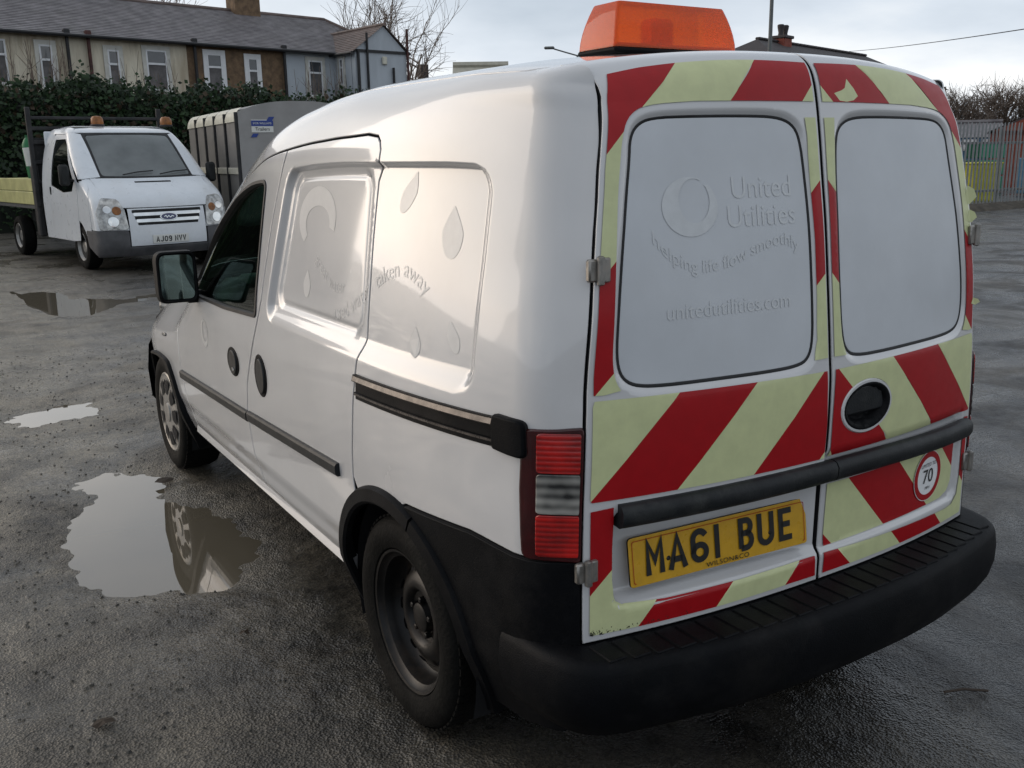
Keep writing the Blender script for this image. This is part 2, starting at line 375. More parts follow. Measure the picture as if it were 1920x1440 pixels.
# ---- side cross-section: girth t -> half width and height
_px=[.775,.79,.803,.811,.817,.822,.8255,.826,.821,.813,.800,.783,.766,.750,.738,.722,.700,.665,.62,.55,.40,.2,0]
_pz=[.30,.34,.38,.44,.52,.62,.75,.88,1.0,1.1,1.21,1.34,1.46,1.56,1.60,1.640,1.675,1.703,1.721,1.735,1.755,1.770,1.776]
_pt=list(_pz[:14])
for i in range(14,len(_px)): _pt.append(_pt[-1]+hypot(_px[i]-_px[i-1],_pz[i]-_pz[i-1]))
PX=pch(_pt,_px);PZ=pch(_pt,_pz);TTOP=_pt[-1]
HS=pch([-.2,.2,.35,.6,1.1,1.3,1.55,1.8,2.03,2.35,2.57,2.95,3.12,3.5,3.9,4.15,4.3],[1.645,1.684,1.703,1.718,1.72,1.713,1.692,1.655,1.588,1.462,1.36,1.125,1.0,.94,.84,.72,.6])
ZB=pch([2.4,2.6,2.9,3.1,3.3],[1.0,.98,.72,.62,.60])
FW=pch([2.5,2.9,3.5,3.9,4.1,4.25,4.31],[1,.998,.992,.92,.80,.60,.3])
# ---- rear face
_cz=[.30,.50,.62,.80,.90,1.0,1.05,1.117,1.24,1.362,1.47,1.577,1.63,1.675,1.705,1.728,1.742,1.750]
_cy=[.068,.068,.067,.064,.062,.064,.069,.076,.090,.105,.122,.139,.149,.160,.172,.190,.212,.245]
_ct=list(_cz[:13])
for i in range(13,len(_cz)): _ct.append(_ct[-1]+hypot(_cz[i]-_cz[i-1],_cy[i]-_cy[i-1]))
CY=pch(_ct,_cy);CZ=pch(_ct,_cz);RTOP=_ct[-1]
EH=pch([.3,.51,.75,.98,1.09,1.22,1.37,1.43,1.52,1.57,1.62,1.67,1.72],[.665,.665,.662,.653,.645,.631,.613,.602,.588,.577,.568,.56,.555])
BR=pch([.5,.75,1.0,1.22,1.37,1.57,1.64],[.059,.063,.066,.050,.046,.042,.048])
def sdrect(x,t,x0,x1,t0,t1,r):
    qx=np.abs(x-(x0+x1)/2)-(x1-x0)/2+r;qt=np.abs(t-(t0+t1)/2)-(t1-t0)/2+r
    return np.hypot(np.maximum(qx,0),np.maximum(qt,0))+np.minimum(np.maximum(qx,qt),0)-r
def chaikin(p, n=2):
    p = np.array(p, float)
    for _ in range(n): q = np.roll(p,-1,0); p = np.stack([.75*p+.25*q, .25*p+.75*q],1).reshape(-1,2)
    return p
WPAN = [(-.527,1.515),(-.521,1.557),(-.503,1.583),(-.466,1.598),(-.367,1.601),(-.222,1.602),(-.129,1.600),(-.083,1.586),(-.062,1.556),(-.054,1.471),(-.049,1.328),(-.049,1.195),(-.052,1.098),(-.068,1.058),(-.103,1.046),(-.186,1.044),(-.339,1.046),(-.476,1.047),(-.54,1.052),(-.57,1.067),(-.584,1.096),(-.585,1.152),(-.566,1.303),(-.544,1.43)]
WPAN = chaikin(WPAN)
def rear_feat(x,t):
    x=np.asarray(x,float);t=np.asarray(t,float);ax=np.abs(x)
    P2=np.stack([-np.broadcast_to(ax,np.broadcast(ax,t).shape).ravel(),np.broadcast_to(np.asarray(t,float),np.broadcast(ax,t).shape).ravel()],-1)
    d=segdist(P2,WPAN);d=np.where(inside(P2,WPAN),-d,d).reshape(np.broadcast(ax,t).shape)
    f=.011*(1-sm(-.004,.020,d))
    f=f+(.018+.020*sm(.0,.07,-x)+.014*sm(.02,.26,-x))*(1-sm(-.026,.004,sdrect(x,t,-.603,.10,.556,.86,.035)))*(x<0)*(1-sm(.765,.785,t))
    f=f+.012*(1-sm(-.018,.004,sdrect(x,t,-.10,.628,.556,.86,.04)))*(x>=0)*(1-sm(.80,.83,t))
    h=((x-.135)/.085)**2+((t-.918)/.055)**2
    f=f+.030*(1-sm(.45,1.0,h))
    return f
def Rr(x,t,off=0.0,feat=True):
    x=np.asarray(x,float);t=np.asarray(t,float)
    e=EH(np.minimum(t,1.72));k=np.abs(x)/e
    y=CY(t)+BR(np.clip(t,.5,1.64))*k**2.2
    z=CZ(t)-.034*k**2.4*sm(1.58,1.74,t)
    if feat: y=y+rear_feat(x,t)
    return np.stack([x,y-off,z],-1)
SHR=lambda s,t:.29*(np.asarray(t)-1.076)*sm(1.0,1.6,s)
RC=.075
def rcor(t):
    c=np.maximum(np.maximum(0,RC-(1.520-t)),np.maximum(0,RC-(t-1.0)));return RC-np.sqrt(np.maximum(RC*RC-np.minimum(c,RC)**2,0))
def side_feat(s,t):
    s=np.asarray(s,float);t=np.asarray(t,float);s2=s+SHR(s,t)
    cor=rcor(t)
    a=np.clip((s-(.380+cor))/.05,0,1);b=np.clip((1.700-cor-s2)/.035,0,1)
    u=np.clip((1.520-t)/.018,0,1);v=np.clip((t-1.0)/.066,0,1)
    q=lambda z:z*z*(3-2*z)
    f=.023*q(a)*q(b)*q(u)*q(v)
    d=sdrect(s2,t,.965,1.645,1.072,1.488,.05)
    f=f+(s>.8)*(.006*np.exp(-(d/.011)**2)+.004*(1-sm(-.01,.01,d)))
    # lower flank tucks under below a soft crease
    f=f+.010*(1-sm(.40,.47,t))
    return f
def feat_lines(door):
    """crease lines of the pressed recess, so that the skin's mesh follows them"""
    out=[]
    for u in (0,.25,.5,.75,1.0):
        tb,tt_=1.0+.066*u,1.520-.018*u;ts=np.linspace(tb,tt_,46)
        if door:
            e=np.array([1.700-rcor(t)-.035*u for t in ts]);e=np.array([x-.29*(t-1.076) for x,t in zip(e,ts)])
            p=[(x,tb) for x in np.arange(.955,e[0]-.006,.02)]+[(x,t) for x,t in zip(e,ts)]+[(x,tt_) for x in np.arange(.955,e[-1]-.006,.02)[::-1]]
        else:
            e=np.array([.380+rcor(t)+.05*u for t in ts])
            p=[(x,tb) for x in np.arange(.905,e[0]+.006,-.02)]+[(x,t) for x,t in zip(e,ts)]+[(x,tt_) for x in np.arange(.86,e[-1]+.006,-.02)[::-1]]
        out.append(p)
    if door:
        for o in (-.020,-.010,0,.010,.020):
            r=.05-o if o<.04 else .01;x0,x1,t0,t1=.965+o,1.645-o,1.072+o,1.488-o;p=[]
            for cx_,ct,a0 in ((x1-r,t0+r,-90),(x1-r,t1-r,0),(x0+r,t1-r,90),(x0+r,t0+r,180)):
                p+=[(cx_+r*cos(radians(a0+k*15)),ct+r*sin(radians(a0+k*15))) for k in range(7)]
            p.append(p[0]);p=np.array(p);q=[]
            for a,b in zip(p[:-1],p[1:]):
                n=max(1,int(np.hypot(*(b-a))/.018));q+=[tuple(a+(b-a)*k/n) for k in range(n)]
            q.append(tuple(p[-1]));w=[]
            for x,t in q:
                y=x
                for _ in range(8): y=x-float(SHR(y,t))
                w.append((y,t))
            out.append(w)
    return out
TA=pch([.3,.72,.9,1.05,1.2,1.33,1.56,1.6,1.64,1.69,1.76,1.9],[.08,.086,.093,.091,.096,.105,.107,.103,.093,.055,.01,0])
YK=pch([.5,1.0,1.2,1.4,1.6,1.66,1.72,1.8],[.203,.205,.215,.228,.25,.26,.28,.292])
def S(s,t,feat=True):
    """left flank, point at station s (metres forward of the rear bumper) and girth t;
    s below .2 runs round the rear corner and along the chamfered pillar to the door gap"""
    s=np.asarray(s,float);t=np.asarray(t,float);s,t=np.broadcast_arrays(s,t)
    z=PZ(t);yk=YK(t);hb=.05
    def half(y):
        x=PX(t)*(1-TA(t)*np.clip((.95-y)/(.95-yk),0,1.2)**2.2)
        return x*FW(y)*(1-.06*sm(1.6,2.9,y)*sm(1.0,1.6,t))
    ya=yk+hb
    lin=np.where(s>=.36,s,ya+(.36-ya)*(s-.20)/.16)
    lin=np.maximum(lin,yk)
    x=half(lin)
    if feat: x=x-side_feat(s,t)
    ys=np.where(s>=.2,lin,.2)
    zb=ZB(ys);hs=HS(np.maximum(lin,.14))
    z=np.where(z>zb,zb+(z-zb)*(hs-zb)/(1.72-zb),z)
    # corner: bezier from the flank through K to the chamfer
    xk=half(yk);xa=half(ya)
    tt=np.minimum(t,1.70);xe=np.minimum(EH(np.minimum(tt,1.72))+.010,xk-.012)
    ye=Rr(-xe,tt,feat=False)[...,1]+.004
    ye=np.minimum(ye,yk-.004)
    L=np.hypot(xk-xe,yk-ye);f=np.clip(hb/np.maximum(L,1e-3),0,.45)
    xb=xk+(xe-xk)*f;yb=yk+(ye-yk)*f
    q=np.clip((.20-s)/.06,0,1)
    cx_=(1-q)**2*xa+2*q*(1-q)*xk+q*q*xb;cy_=(1-q)**2*ya+2*q*(1-q)*yk+q*q*yb
    u=(.14-s)/.14
    rx=xb+(xe-xb)*u;ry=yb+(ye-yb)*u
    X=np.where(s>=.20,x,np.where(s>.14,cx_,rx));Y=np.where(s>=.20,lin,np.where(s>.14,cy_,ry))
    return np.stack([-X,Y,z],-1)
# ------------------------------------------------------------------ the van
mat('van_white', (.585,.58,.58), .24, coat=1.0, var=.03, vscale=2.5, dirt=.16, dirtcol=(.38,.355,.335), dscale=2.2, rvar=.08)
mat('van_white_dull', (.56,.58,.605), .45, coat=.15, var=.04, vscale=5, dirt=.22, dirtcol=(.50,.50,.50), dscale=6)
mat('ghost_vinyl', (.625,.62,.61), .34, var=.04, vscale=30, coat=.5)
mat('ghost_vinyl_rear', (.60,.615,.625), .42, var=.05, vscale=30, coat=.15)
mat('black_plastic', (.0032,.0037,.005), .55, spec=.13, var=.2, vscale=9, bump=.15, bscale=300, dirt=.25, dirtcol=(.06,.055,.05))
mat('grey_plastic', (.014,.016,.018), .45, spec=.3, var=.2, vscale=12, bump=.1, bscale=200, dirt=.35, dirtcol=(.10,.10,.09), dscale=9)
mat('cavity_black', (.006,.006,.007), .9, var=.1)
mat('rubber_black', (.012,.012,.013), .6, var=.2)
mat('vinyl_red', (.36,.004,.008), .42, var=.05, vscale=30, coat=.08, spec=.3)
mat('vinyl_yellow', (.60,.63,.34), .42, var=.05, vscale=25, coat=.1, dirt=.25, dirtcol=(.50,.52,.30), dscale=14)
mat('plate_yellow', (.62,.34,.015), .3, var=.06, vscale=30, dirt=.3, dirtcol=(.40,.22,.03), dscale=18, coat=.4)
mat('ink_black', (.012,.012,.012), .4, var=.1)
def lensmat(name, c1, c2, sc):
    """moulded lamp lens: fine horizontal flutes, bright bowl patches put into the banded colour"""
    m = bpy.data.materials.new(name); m.use_nodes = True; t = m.node_tree; N = t.nodes; L = t.links; B = N['Principled BSDF']; tcx = N.new('ShaderNodeTexCoord')
    w = N.new('ShaderNodeTexWave'); w.bands_direction = 'Z'; w.inputs['Scale'].default_value = sc; w.inputs['Distortion'].default_value = .6; L.new(tcx.outputs['Object'], w.inputs['Vector'])
    w2 = N.new('ShaderNodeTexWave'); w2.bands_direction = 'X'; w2.inputs['Scale'].default_value = sc*.8; L.new(tcx.outputs['Object'], w2.inputs['Vector'])
    n = N.new('ShaderNodeTexNoise'); n.inputs['Scale'].default_value = 14; n.inputs['Detail'].default_value = 2; L.new(tcx.outputs['Object'], n.inputs['Vector'])
    a = N.new('ShaderNodeMath'); a.operation = 'MULTIPLY_ADD'; a.inputs[1].default_value = .22; L.new(w.outputs['Fac'], a.inputs[0]); L.new(n.outputs['Fac'], a.inputs[2])
    r = N.new('ShaderNodeValToRGB'); r.color_ramp.elements[0].position = .42; r.color_ramp.elements[1].position = .85; r.color_ramp.elements[0].color = (*c2,1); r.color_ramp.elements[1].color = (*c1,1); L.new(a.outputs[0], r.inputs[0]); L.new(r.outputs[0], B.inputs['Base Color'])  # bright cells of the lamp bowl painted as colour bands and mottling
    h = N.new('ShaderNodeMath'); h.operation = 'ADD'; L.new(w.outputs['Fac'], h.inputs[0]); L.new(w2.outputs['Fac'], h.inputs[1])
    b = N.new('ShaderNodeBump'); b.inputs['Strength'].default_value = .25; b.inputs['Distance'].default_value = .002; L.new(h.outputs[0], b.inputs['Height']); L.new(b.outputs[0], B.inputs['Normal'])
    B.inputs['Roughness'].default_value = .12; B.inputs['Coat Weight'].default_value = .6; B.inputs['Coat Roughness'].default_value = .03; MATS[name] = m
lensmat('lens_red', (.55,.008,.005), (.17,.002,.002), 28); lensmat('lens_clear', (.34,.33,.30), (.02,.02,.02), 14)
mat('lens_dark_red', (.045,.002,.003), .2, coat=.3, var=.2, vscale=20)
mat('amber_lens', (1.0,.13,.001), .18, trans=.62, ior=1.08, coat=.6, var=.05, vscale=120, bump=.25, bscale=500)
mat('amber_inner', (.75,.10,.01), .5, var=.2)
mat('steel_hinge', (.42,.40,.37), .42, metal=.8, var=.25, vscale=40, dirt=.6, dirtcol=(.18,.10,.06), dscale=40)
mat('tyre', (.0055,.0055,.005), .75, spec=.15, var=.3, vscale=12, bump=.3, bscale=90, dirt=.3, dirtcol=(.03,.027,.022))
mat('steel_wheel', (.007,.0065,.0065), .4, spec=.3, var=.3, vscale=14, dirt=.5, dirtcol=(.05,.034,.022), dscale=10)
mat('wheel_trim', (.36,.35,.33), .35, metal=.5, var=.2, vscale=10, dirt=.5, dirtcol=(.16,.14,.11), dscale=8)
mat('chrome', (.75,.75,.74), .12, metal=1, var=.1)
mat('rail_metal', (.10,.09,.085), .28, metal=.6, var=.25, vscale=30)
mat('mirror_glass', (.26,.35,.33), .03, metal=1, var=.02, rvar=0)
mat('seat_cloth', (.035,.045,.048), .9, var=.3, vscale=20)
mat('cabin_trim', (.05,.06,.06), .7, var=.2)
mat('sticker_white', (.80,.80,.80), .35, var=.02)
mat('grime', (.03,.03,.02), .9, var=.3)
glassmat('van_glass', (.30,.47,.40), 1.0)

VAN = thing('utility_van', 'white panel van with red and yellow chevron rear doors and amber roof beacon', 'van')
SL = lambda a, b: S(a, b)
def SR(a, b): p = S(a, b).copy(); p[...,0] *= -1; return p
SLb = lambda a, b: S(a, b, feat=False)
def SRb(a, b): p = S(a, b, feat=False).copy(); p[...,0] *= -1; return p
def SB(a, w):
    """the whole roof and bonnet skin, girth measured either way from the centre line"""
    w = np.asarray(w, float); a, w = np.broadcast_arrays(np.asarray(a, float), w); p = S(a, TTOP-np.sqrt(w*w+1e-8), feat=False).copy(); p[...,0] *= np.where(w > 0, -1, 1)*1.0; return p
def RFN(y, w):
    w = np.asarray(w, float); y, w = np.broadcast_arrays(np.asarray(y, float), w); t = TTOP-np.abs(w); x = PX(t)*FW(y)*(1-.06*sm(1.6,2.9,y)*sm(1.0,1.6,t))
    z = PZ(t); zb = ZB(y); z = zb+(z-zb)*(HS(y)-zb)/(1.72-zb); return np.stack([np.where(w > 0, x, -x), y, z],-1)
def arch(cx, r, a0, a1, n=22, cz=.295): return [(cx+r*cos(radians(a0+(a1-a0)*k/n)), cz+r*sin(radians(a0+(a1-a0)*k/n))) for k in range(n+1)]
GAP1 = [(1.008,.66),(.998,.745),(.974,.874),(.955,.950),(.943,1.0),(.930,1.035),(.924,1.065),(.924,1.18),(.924,1.33),(.918,1.470),(.900,1.500),(.878,1.522),(.876,1.548),(.886,1.568),(.905,1.582),(.97,1.589)]
TOPL = [(1.1,1.585),(1.3,1.583),(1.599,1.584)]
TOPF = [(1.8,1.588),(2.03,1.593),(2.3,1.590),(2.55,1.585),(2.75,1.572),(2.90,1.545),(2.985,1.45)]
SPL = [(1.985,.335),(1.980,.40),(1.992,.472),(2.008,.631),(1.973,.74),(1.93,.81),(1.858,.915),(1.80,1.0),(1.757,1.076),(1.715,1.25),(1.685,1.36),(1.64,1.48),(1.599,1.584)]
DFR = [(2.968,.335),(3.005,.487),(3.035,.604),(3.030,.74),(3.020,.87),(3.035,1.02),(3.065,1.18),(3.04,1.34),(2.985,1.45)]
WIN = rounded([(1.822,1.012),(1.805,1.20),(1.790,1.494),(1.98,1.522),(2.25,1.546),(2.50,1.540),(2.75,1.51),(2.90,1.42),(2.93,1.34),(2.84,1.19),(2.70,1.045),(2.54,.995),(2.2,.995)], [.03,.02,.035,.02,.02,.02,.02,.03,.03,.03,.03,.02,.02], 4)
shell_left = GAP1+TOPL+TOPF+[(2.99,1.52),(2.95,1.585),(2.75,1.645),(2.5,1.675),(2.2,1.71),(2.05,1.75),(.50,1.75),(.38,1.765),(.28,1.80),(.18,1.805),(.10,1.795),(.052,1.772),(.022,1.735),(.014,1.70)]
shell_left += [(.012,float(t)) for t in np.linspace(1.665,.684,22)]
shell_left += [(.20,.682),(.40,.692),(.58,.680),(.68,.674)]+arch(.79,.378,103,60,6)
GP = .0056
def mirror(side): return (SL, -1) if side == 'l' else (SR, 1)
for side in 'lr':
    F, sg = mirror(side); Fb = SLb if side == 'l' else SRb
    sd_ = panel('body_side', inset(shell_left, GP), F, 'van_white', VAN, sg, g=.013 if side == 'l' else .03, depth=.03, creases=feat_lines(0) if side == 'l' else ())
    slide = SPL[::-1]+[(1.985,.335)][:0]+arch(.79,.395,6,60,10)
    slide = [(1.985,.335)]+SPL[1:]+TOPL[::-1]+GAP1[::-1]+arch(.79,.378,56,7,10)+[(1.172,.335)]
    dr = panel('sliding_door', inset(slide, GP), F, 'van_white', VAN, sg, g=.012 if side == 'l' else .03, depth=.02, creases=feat_lines(1) if side == 'l' else ())
    front = [(1.985,.335)]+DFR+TOPF[::-1][1:]+SPL[::-1][:-1]
    fd = panel('front_door', inset(front, GP), F, 'van_white', VAN, sg, holes=[WIN], g=.018 if side == 'l' else .035, depth=.02)
    gl = panel('window_glass', inset(WIN, -.004), F, MATS['van_glass'], fd, sg, g=.05, off=-.012, ring=False)
    wp = resample(ccw(WIN), .03)
    sweep('window_seal', F, wp, [(-.012,.0005),(-.011,.004),(.001,.004),(.004,-.002),(.004,-.012)], 'rubber_black', fd, sg, closed=True)
    wing = [(2.975,.30),(3.13,.30)]+arch(3.506,.378,178,2,20)+[(3.95,.30),(4.02,.45),(4.05,.9),(4.0,1.45),(3.6,1.56),(3.1,1.56),(3.0,1.48)]+DFR[::-1][1:]
    panel('front_wing', inset(wing, GP*.8), F, 'van_white', VAN, sg, g=.025 if side == 'l' else .05, depth=.02)
    # sill: a bright rolled strip under the doors
    sweep('sill', Fb, [(1.17+k*(3.0-1.17)/24, .305) for k in range(25)], [(.040,-.03),(.034,-.012),(.022,-.004),(.006,.004),(-.010,.000),(-.020,-.012),(-.024,-.06)], 'van_white', VAN, sg)
    # dark structure seen through the shut lines
    bk = [(.075,.72),(.55,.70),(.62,.69)]+arch(.79,.40,110,20,10)+[(1.2,.33),(2.96,.33),(3.0,.6),(3.0,1.0),(3.0,1.38),(2.9,1.53),(2.5,1.575),(2.0,1.60),(.9,1.615),(.16,1.64),(.10,1.5),(.09,1.2)]
    panel('inner_frame', bk, F, 'cavity_black', VAN, sg, holes=[inset(WIN, -.02)], g=.05, off=-.026, ring=False)
    # wheel arch trims, raised plastic lips
    prof = [(-.030,-.10),(-.028,.006),(-.022,.016),(.012,.019),(.020,.012),(.022,-.004)]
    sweep('wheel_arch_trim', Fb, arch(.79,.358,-12,112,26), prof, 'black_plastic', VAN, -sg if False else sg)
    sweep('wheel_arch_trim', Fb, arch(.79,.358,113,196,18), prof, 'black_plastic', VAN, sg)
    sweep('wheel_arch_trim', Fb, arch(3.506,.362,-12,196,34), prof, 'black_plastic', VAN, sg)
    # black rear corner below the lamp
    cor = [(.012,.680),(.20,.678),(.40,.688),(.58,.676),(.68,.670)]+arch(.79,.376,105,190,14)+[(.40,.235),(.25,.235),(.012,.30)]
    panel('corner_guard', inset(cor, .0015), Fb, 'black_plastic', VAN, sg, g=.025, off=.005, depth=.03)
    # tail lamp
    sg_ = .006; lamp = [(sg_+.004,.684),(.180,.688),(.184,.84),(.180,.968),(sg_+.004,.974)]
    lp = panel('tail_lamp', rounded(lamp, .012, 4), Fb, 'lens_dark_red', VAN, sg, g=.02, off=.007, depth=.025, fil=.004)
    for nm, m_, t0, t1 in (('brake_lens','lens_red',.882,.964),('reverse_lens','lens_clear',.792,.876),('tail_lens','lens_red',.696,.786)):
        panel(nm, rbox(sg_+.014,.160,t0,t1,.006), Fb, m_, lp, sg, g=.02, off=.011, depth=.006, fil=.002)
    # runner for the sliding door: lip, channel, lip, end cover
    rl = MATS['rail_metal']
    rr = sweep('door_runner', Fb, [(.275+k*(.944-.275)/20, .948-.016*(k/20)) for k in range(21)], [(.034,-.004),(.034,.010),(.016,.014),(.0145,.0025),(-.0135,.0025),(-.015,.008),(-.022,.009),(-.024,.003),(-.034,.0028),(-.034,-.004)], 'black_plastic', VAN, sg)
    sweep('runner_lip', Fb, [(.282+k*(.938-.282)/20, .948-.016*(k/20)) for k in range(21)], [(.031,.009),(.031,.0125),(.019,.0155),(.019,.009)], 'rail_metal', rr, sg)
    sweep('runner_lip', Fb, [(.282+k*(.938-.282)/20, .948-.016*(k/20)) for k in range(21)], [(-.016,.007),(-.016,.011),(-.021,.011),(-.021,.007)], 'rail_metal', rr, sg)
    panel('runner_cover', rounded([(.180,.912),(.276,.918),(.276,.984),(.182,.982)], .008, 4), Fb, 'black_plastic', rr, sg, g=.02, off=.016, depth=.02, fil=.006)
    # rubbing strips on the two doors
    mp_ = [(-.020,-.002),(-.019,.010),(-.012,.015),(.012,.015),(.019,.010),(.020,-.002)]
    sweep('rubbing_strip', Fb, [(1.108+k*(1.978-1.108)/16, .652-.034*k/16) for k in range(17)], mp_, 'grey_plastic', dr, sg)
    sweep('rubbing_strip', Fb, [(1.992+k*(3.010-1.992)/16, .614-.028*k/16) for k in range(17)], mp_, 'grey_plastic', fd, sg)
    # door handles: dished ovals with a grip
    for nm, par, cs, ct, a, b_ in (('door_handle', fd, 2.128, .796, .070, .052), ('slide_handle', dr, 1.796, .803, .062, .072)):
        h = panel(nm, ellipse(cs, ct, a, b_, 28), Fb, 'black_plastic', par, sg, g=.02, off=.003, depth=.01, fil=.004)
        panel('grip', ellipse(cs-.012, ct, a*.62, b_*.80, 24), Fb, 'grey_plastic', h, sg, g=.02, off=.010, depth=.012, fil=.006)
    lk = MB(); q = Fb(2.095, .775); lk.lathe([(-.004,.008),(.004,.008)], 12, q+np.array([(.012 if side == 'r' else -.012),0,0])); lk.build('lock', 'chrome', fd, smooth=True)
    panel('side_indicator', ellipse(3.305,.985,.030,.020,16), Fb, 'lens_clear', VAN, sg, g=.02, off=.008, depth=.012, fil=.006)
    # door mirror
    sx = -1 if side == 'l' else 1
    mr = bpy.data.objects.new('door_mirror', None); link(mr, VAN); mr.location = (sx*.905, 2.585, 1.078)
    b = MB(); rows = []
    for (yy, kx, kz) in ((-.045,.072,.096),(-.040,.078,.102),(.0,.080,.104),(.05,.072,.095),(.085,.048,.066),(.10,.02,.03)):
        rows.append([(p[0]*kx, yy, p[1]*kz) for p in rbox(-1,1,-1,1,.38,4)])
    n = len(rows[0]); vs = [p for r_ in rows for p in r_]; fs = [(i*n+k, i*n+(k+1) % n, (i+1)*n+(k+1) % n, (i+1)*n+k) for i in range(len(rows)-1) for k in range(n)]
    fs.append(tuple((len(rows)-1)*n+k for k in range(n))); b.add(vs, fs)
    inn = [(p[0]*.066, -.042, p[1]*.090) for p in rbox(-1,1,-1,1,.36,4)]
    b.add([p for p in rows[0]]+inn, [(k, (k+1) % n, n+(k+1) % n, n+k) for k in range(n)])
    b.build('housing', 'black_plastic', mr, smooth=40)
    b = MB(); b.add([(p[0]*.066, -.036, p[1]*.090) for p in rbox(-1,1,-1,1,.36,4)], [tuple(range(n))]); gl_ = b.build('mirror_face', 'mirror_glass', mr, fix=False)
    gl_.rotation_euler = (radians(2), 0, radians(4*sx))
    b = MB(); b.box((-sx*.085,.03,-.09), (.10,.06,.05), bev=.015); b.box((-sx*.13,.05,-.085), (.03,.16,.10), bev=.012); b.build('mirror_arm', 'black_plastic', mr, smooth=40)
    # wheel housing
    for cy in (.79, 3.506):
        b = MB(); n = 24; vs = []; fs = []
        for k in range(n+1):
            a = radians(-20+220*k/n); vs += [(sx*.775, cy+.36*cos(a), .295+.36*sin(a)), (sx*.45, cy+.36*cos(a), .295+.36*sin(a))]
        for k in range(n): fs.append((2*k, 2*k+1, 2*k+3, 2*k+2))
        fs.append(tuple(2*k+1 for k in range(n+1))); b.add(vs, fs); b.build('wheel_housing', 'cavity_black', VAN, smooth=True)

# roof, windscreen and bonnet cross the centre line
wR = TTOP-1.755
def strip(s0, s1, w0, w1): return [(s0,-w0),(s1,-w1),(s1,w1),(s0,w0)]
panel('roof', [(.385,-wR+.012),(.50,-wR),(2.05,-wR),(2.05,wR),(.50,wR),(.385,wR-.012),(.31,TTOP-1.812),(.268,.45),(.258,0),(.268,-.45),(.31,-(TTOP-1.812))], RFN, 'van_white', VAN, -1, g=.04, depth=.02)
panel('windscreen', [(2.06,-wR),(2.2,-(TTOP-1.718)),(2.5,-(TTOP-1.683)),(2.75,-(TTOP-1.653)),(2.95,-(TTOP-1.60)),(2.98,-(TTOP-1.57)),(2.98,TTOP-1.57),(2.95,TTOP-1.60),(2.75,TTOP-1.653),(2.5,TTOP-1.683),(2.2,TTOP-1.718),(2.06,wR)], SB, MATS['van_glass'], VAN, -1, g=.06, ring=False)
panel('bonnet', [(3.01,-(TTOP-1.57)),(3.6,-(TTOP-1.57)),(4.0,-(TTOP-1.46)),(4.2,-(TTOP-1.5)),(4.2,TTOP-1.5),(4.0,TTOP-1.46),(3.6,TTOP-1.57),(3.01,TTOP-1.57)], SB, 'van_white', VAN, -1, g=.06, depth=.02)
b = MB(); rows = []
for z, k in ((.22,.93),(.30,1.0),(.45,1.01),(.58,.99),(.66,.93)):
    rows.append([(sx_*k, 3.93+(yy-3.93)*(.94+.06*k) , z) for sx_, yy in ((-.79,3.90),(-.74,4.08),(-.6,4.20),(-.35,4.28),(0,4.31),(.35,4.28),(.6,4.20),(.74,4.08),(.79,3.90))])
n = 9; b.add([p for r_ in rows for p in r_], [(i*n+k, i*n+k+1, (i+1)*n+k+1, (i+1)*n+k) for i in range(4) for k in range(8)]); b.build('front_bumper', 'grey_plastic', VAN, smooth=True)
b = MB(); b.box((0,4.0,.50), (1.4,.20,.50), bev=.05); b.box((0,4.06,.76), (1.1,.10,.10), bev=.03); b.build('front_grille', 'cavity_black', VAN)
for sx in (-1,1):
    b = MB(); b.lathe([(4.03,.02),(4.10,.09),(4.13,.10),(4.15,.05)], 20, (sx*.56,0,.74), 'y'); b.build('headlamp', 'lens_clear', VAN, smooth=True)

# underside
b = MB(); b.box((0,2.1,.30), (1.34,3.4,.10), bev=.03); b.box((0,.45,.33), (1.2,.5,.16), bev=.04); b.box((0,.79,.30), (1.3,.10,.10), bev=.03); b.tube([(.30,.2,.24),(.30,.9,.25),(.10,1.6,.25),(.10,3.2,.25)], .035, 10); b.build('underbody', 'cavity_black', VAN)

# cabin
b = MB(); b.box((0,1.42,1.0), (1.40,.03,1.05), bev=.01); b.build('bulkhead', 'cabin_trim', VAN)
for sx in (-1,1):
    st = bpy.data.objects.new('seat', None); link(st, VAN); st.location = (sx*.36,1.78,.0)
    b = MB(); b.box((0,.18,.66), (.48,.50,.16), bev=.05); b.build('cushion', 'seat_cloth', st, smooth=50)
    b = MB(); b.box((0,-.12,.98), (.48,.14,.58), bev=.06, R=Matrix.Rotation(radians(12),3,'X')); b.build('backrest', 'seat_cloth', st, smooth=50)
    b = MB(); b.box((0,-.20,1.36), (.26,.10,.20), bev=.045, R=Matrix.Rotation(radians(8),3,'X')); b.build('head_restraint', 'seat_cloth', st, smooth=50)
b = MB(); b.box((0,2.78,.92), (1.36,.34,.20), bev=.06); b.box((0,2.70,1.02), (1.2,.2,.05), bev=.02); b.build('dashboard', 'cabin_trim', VAN, smooth=50)
b = MB(); b.tube([(.36+.18*cos(a), 2.50-.05*sin(a), .98+.17*sin(a)) for a in np.linspace(0,2*pi,25)], .014, 8, cap=False); b.build('steering_wheel', 'rubber_black', VAN, smooth=True)

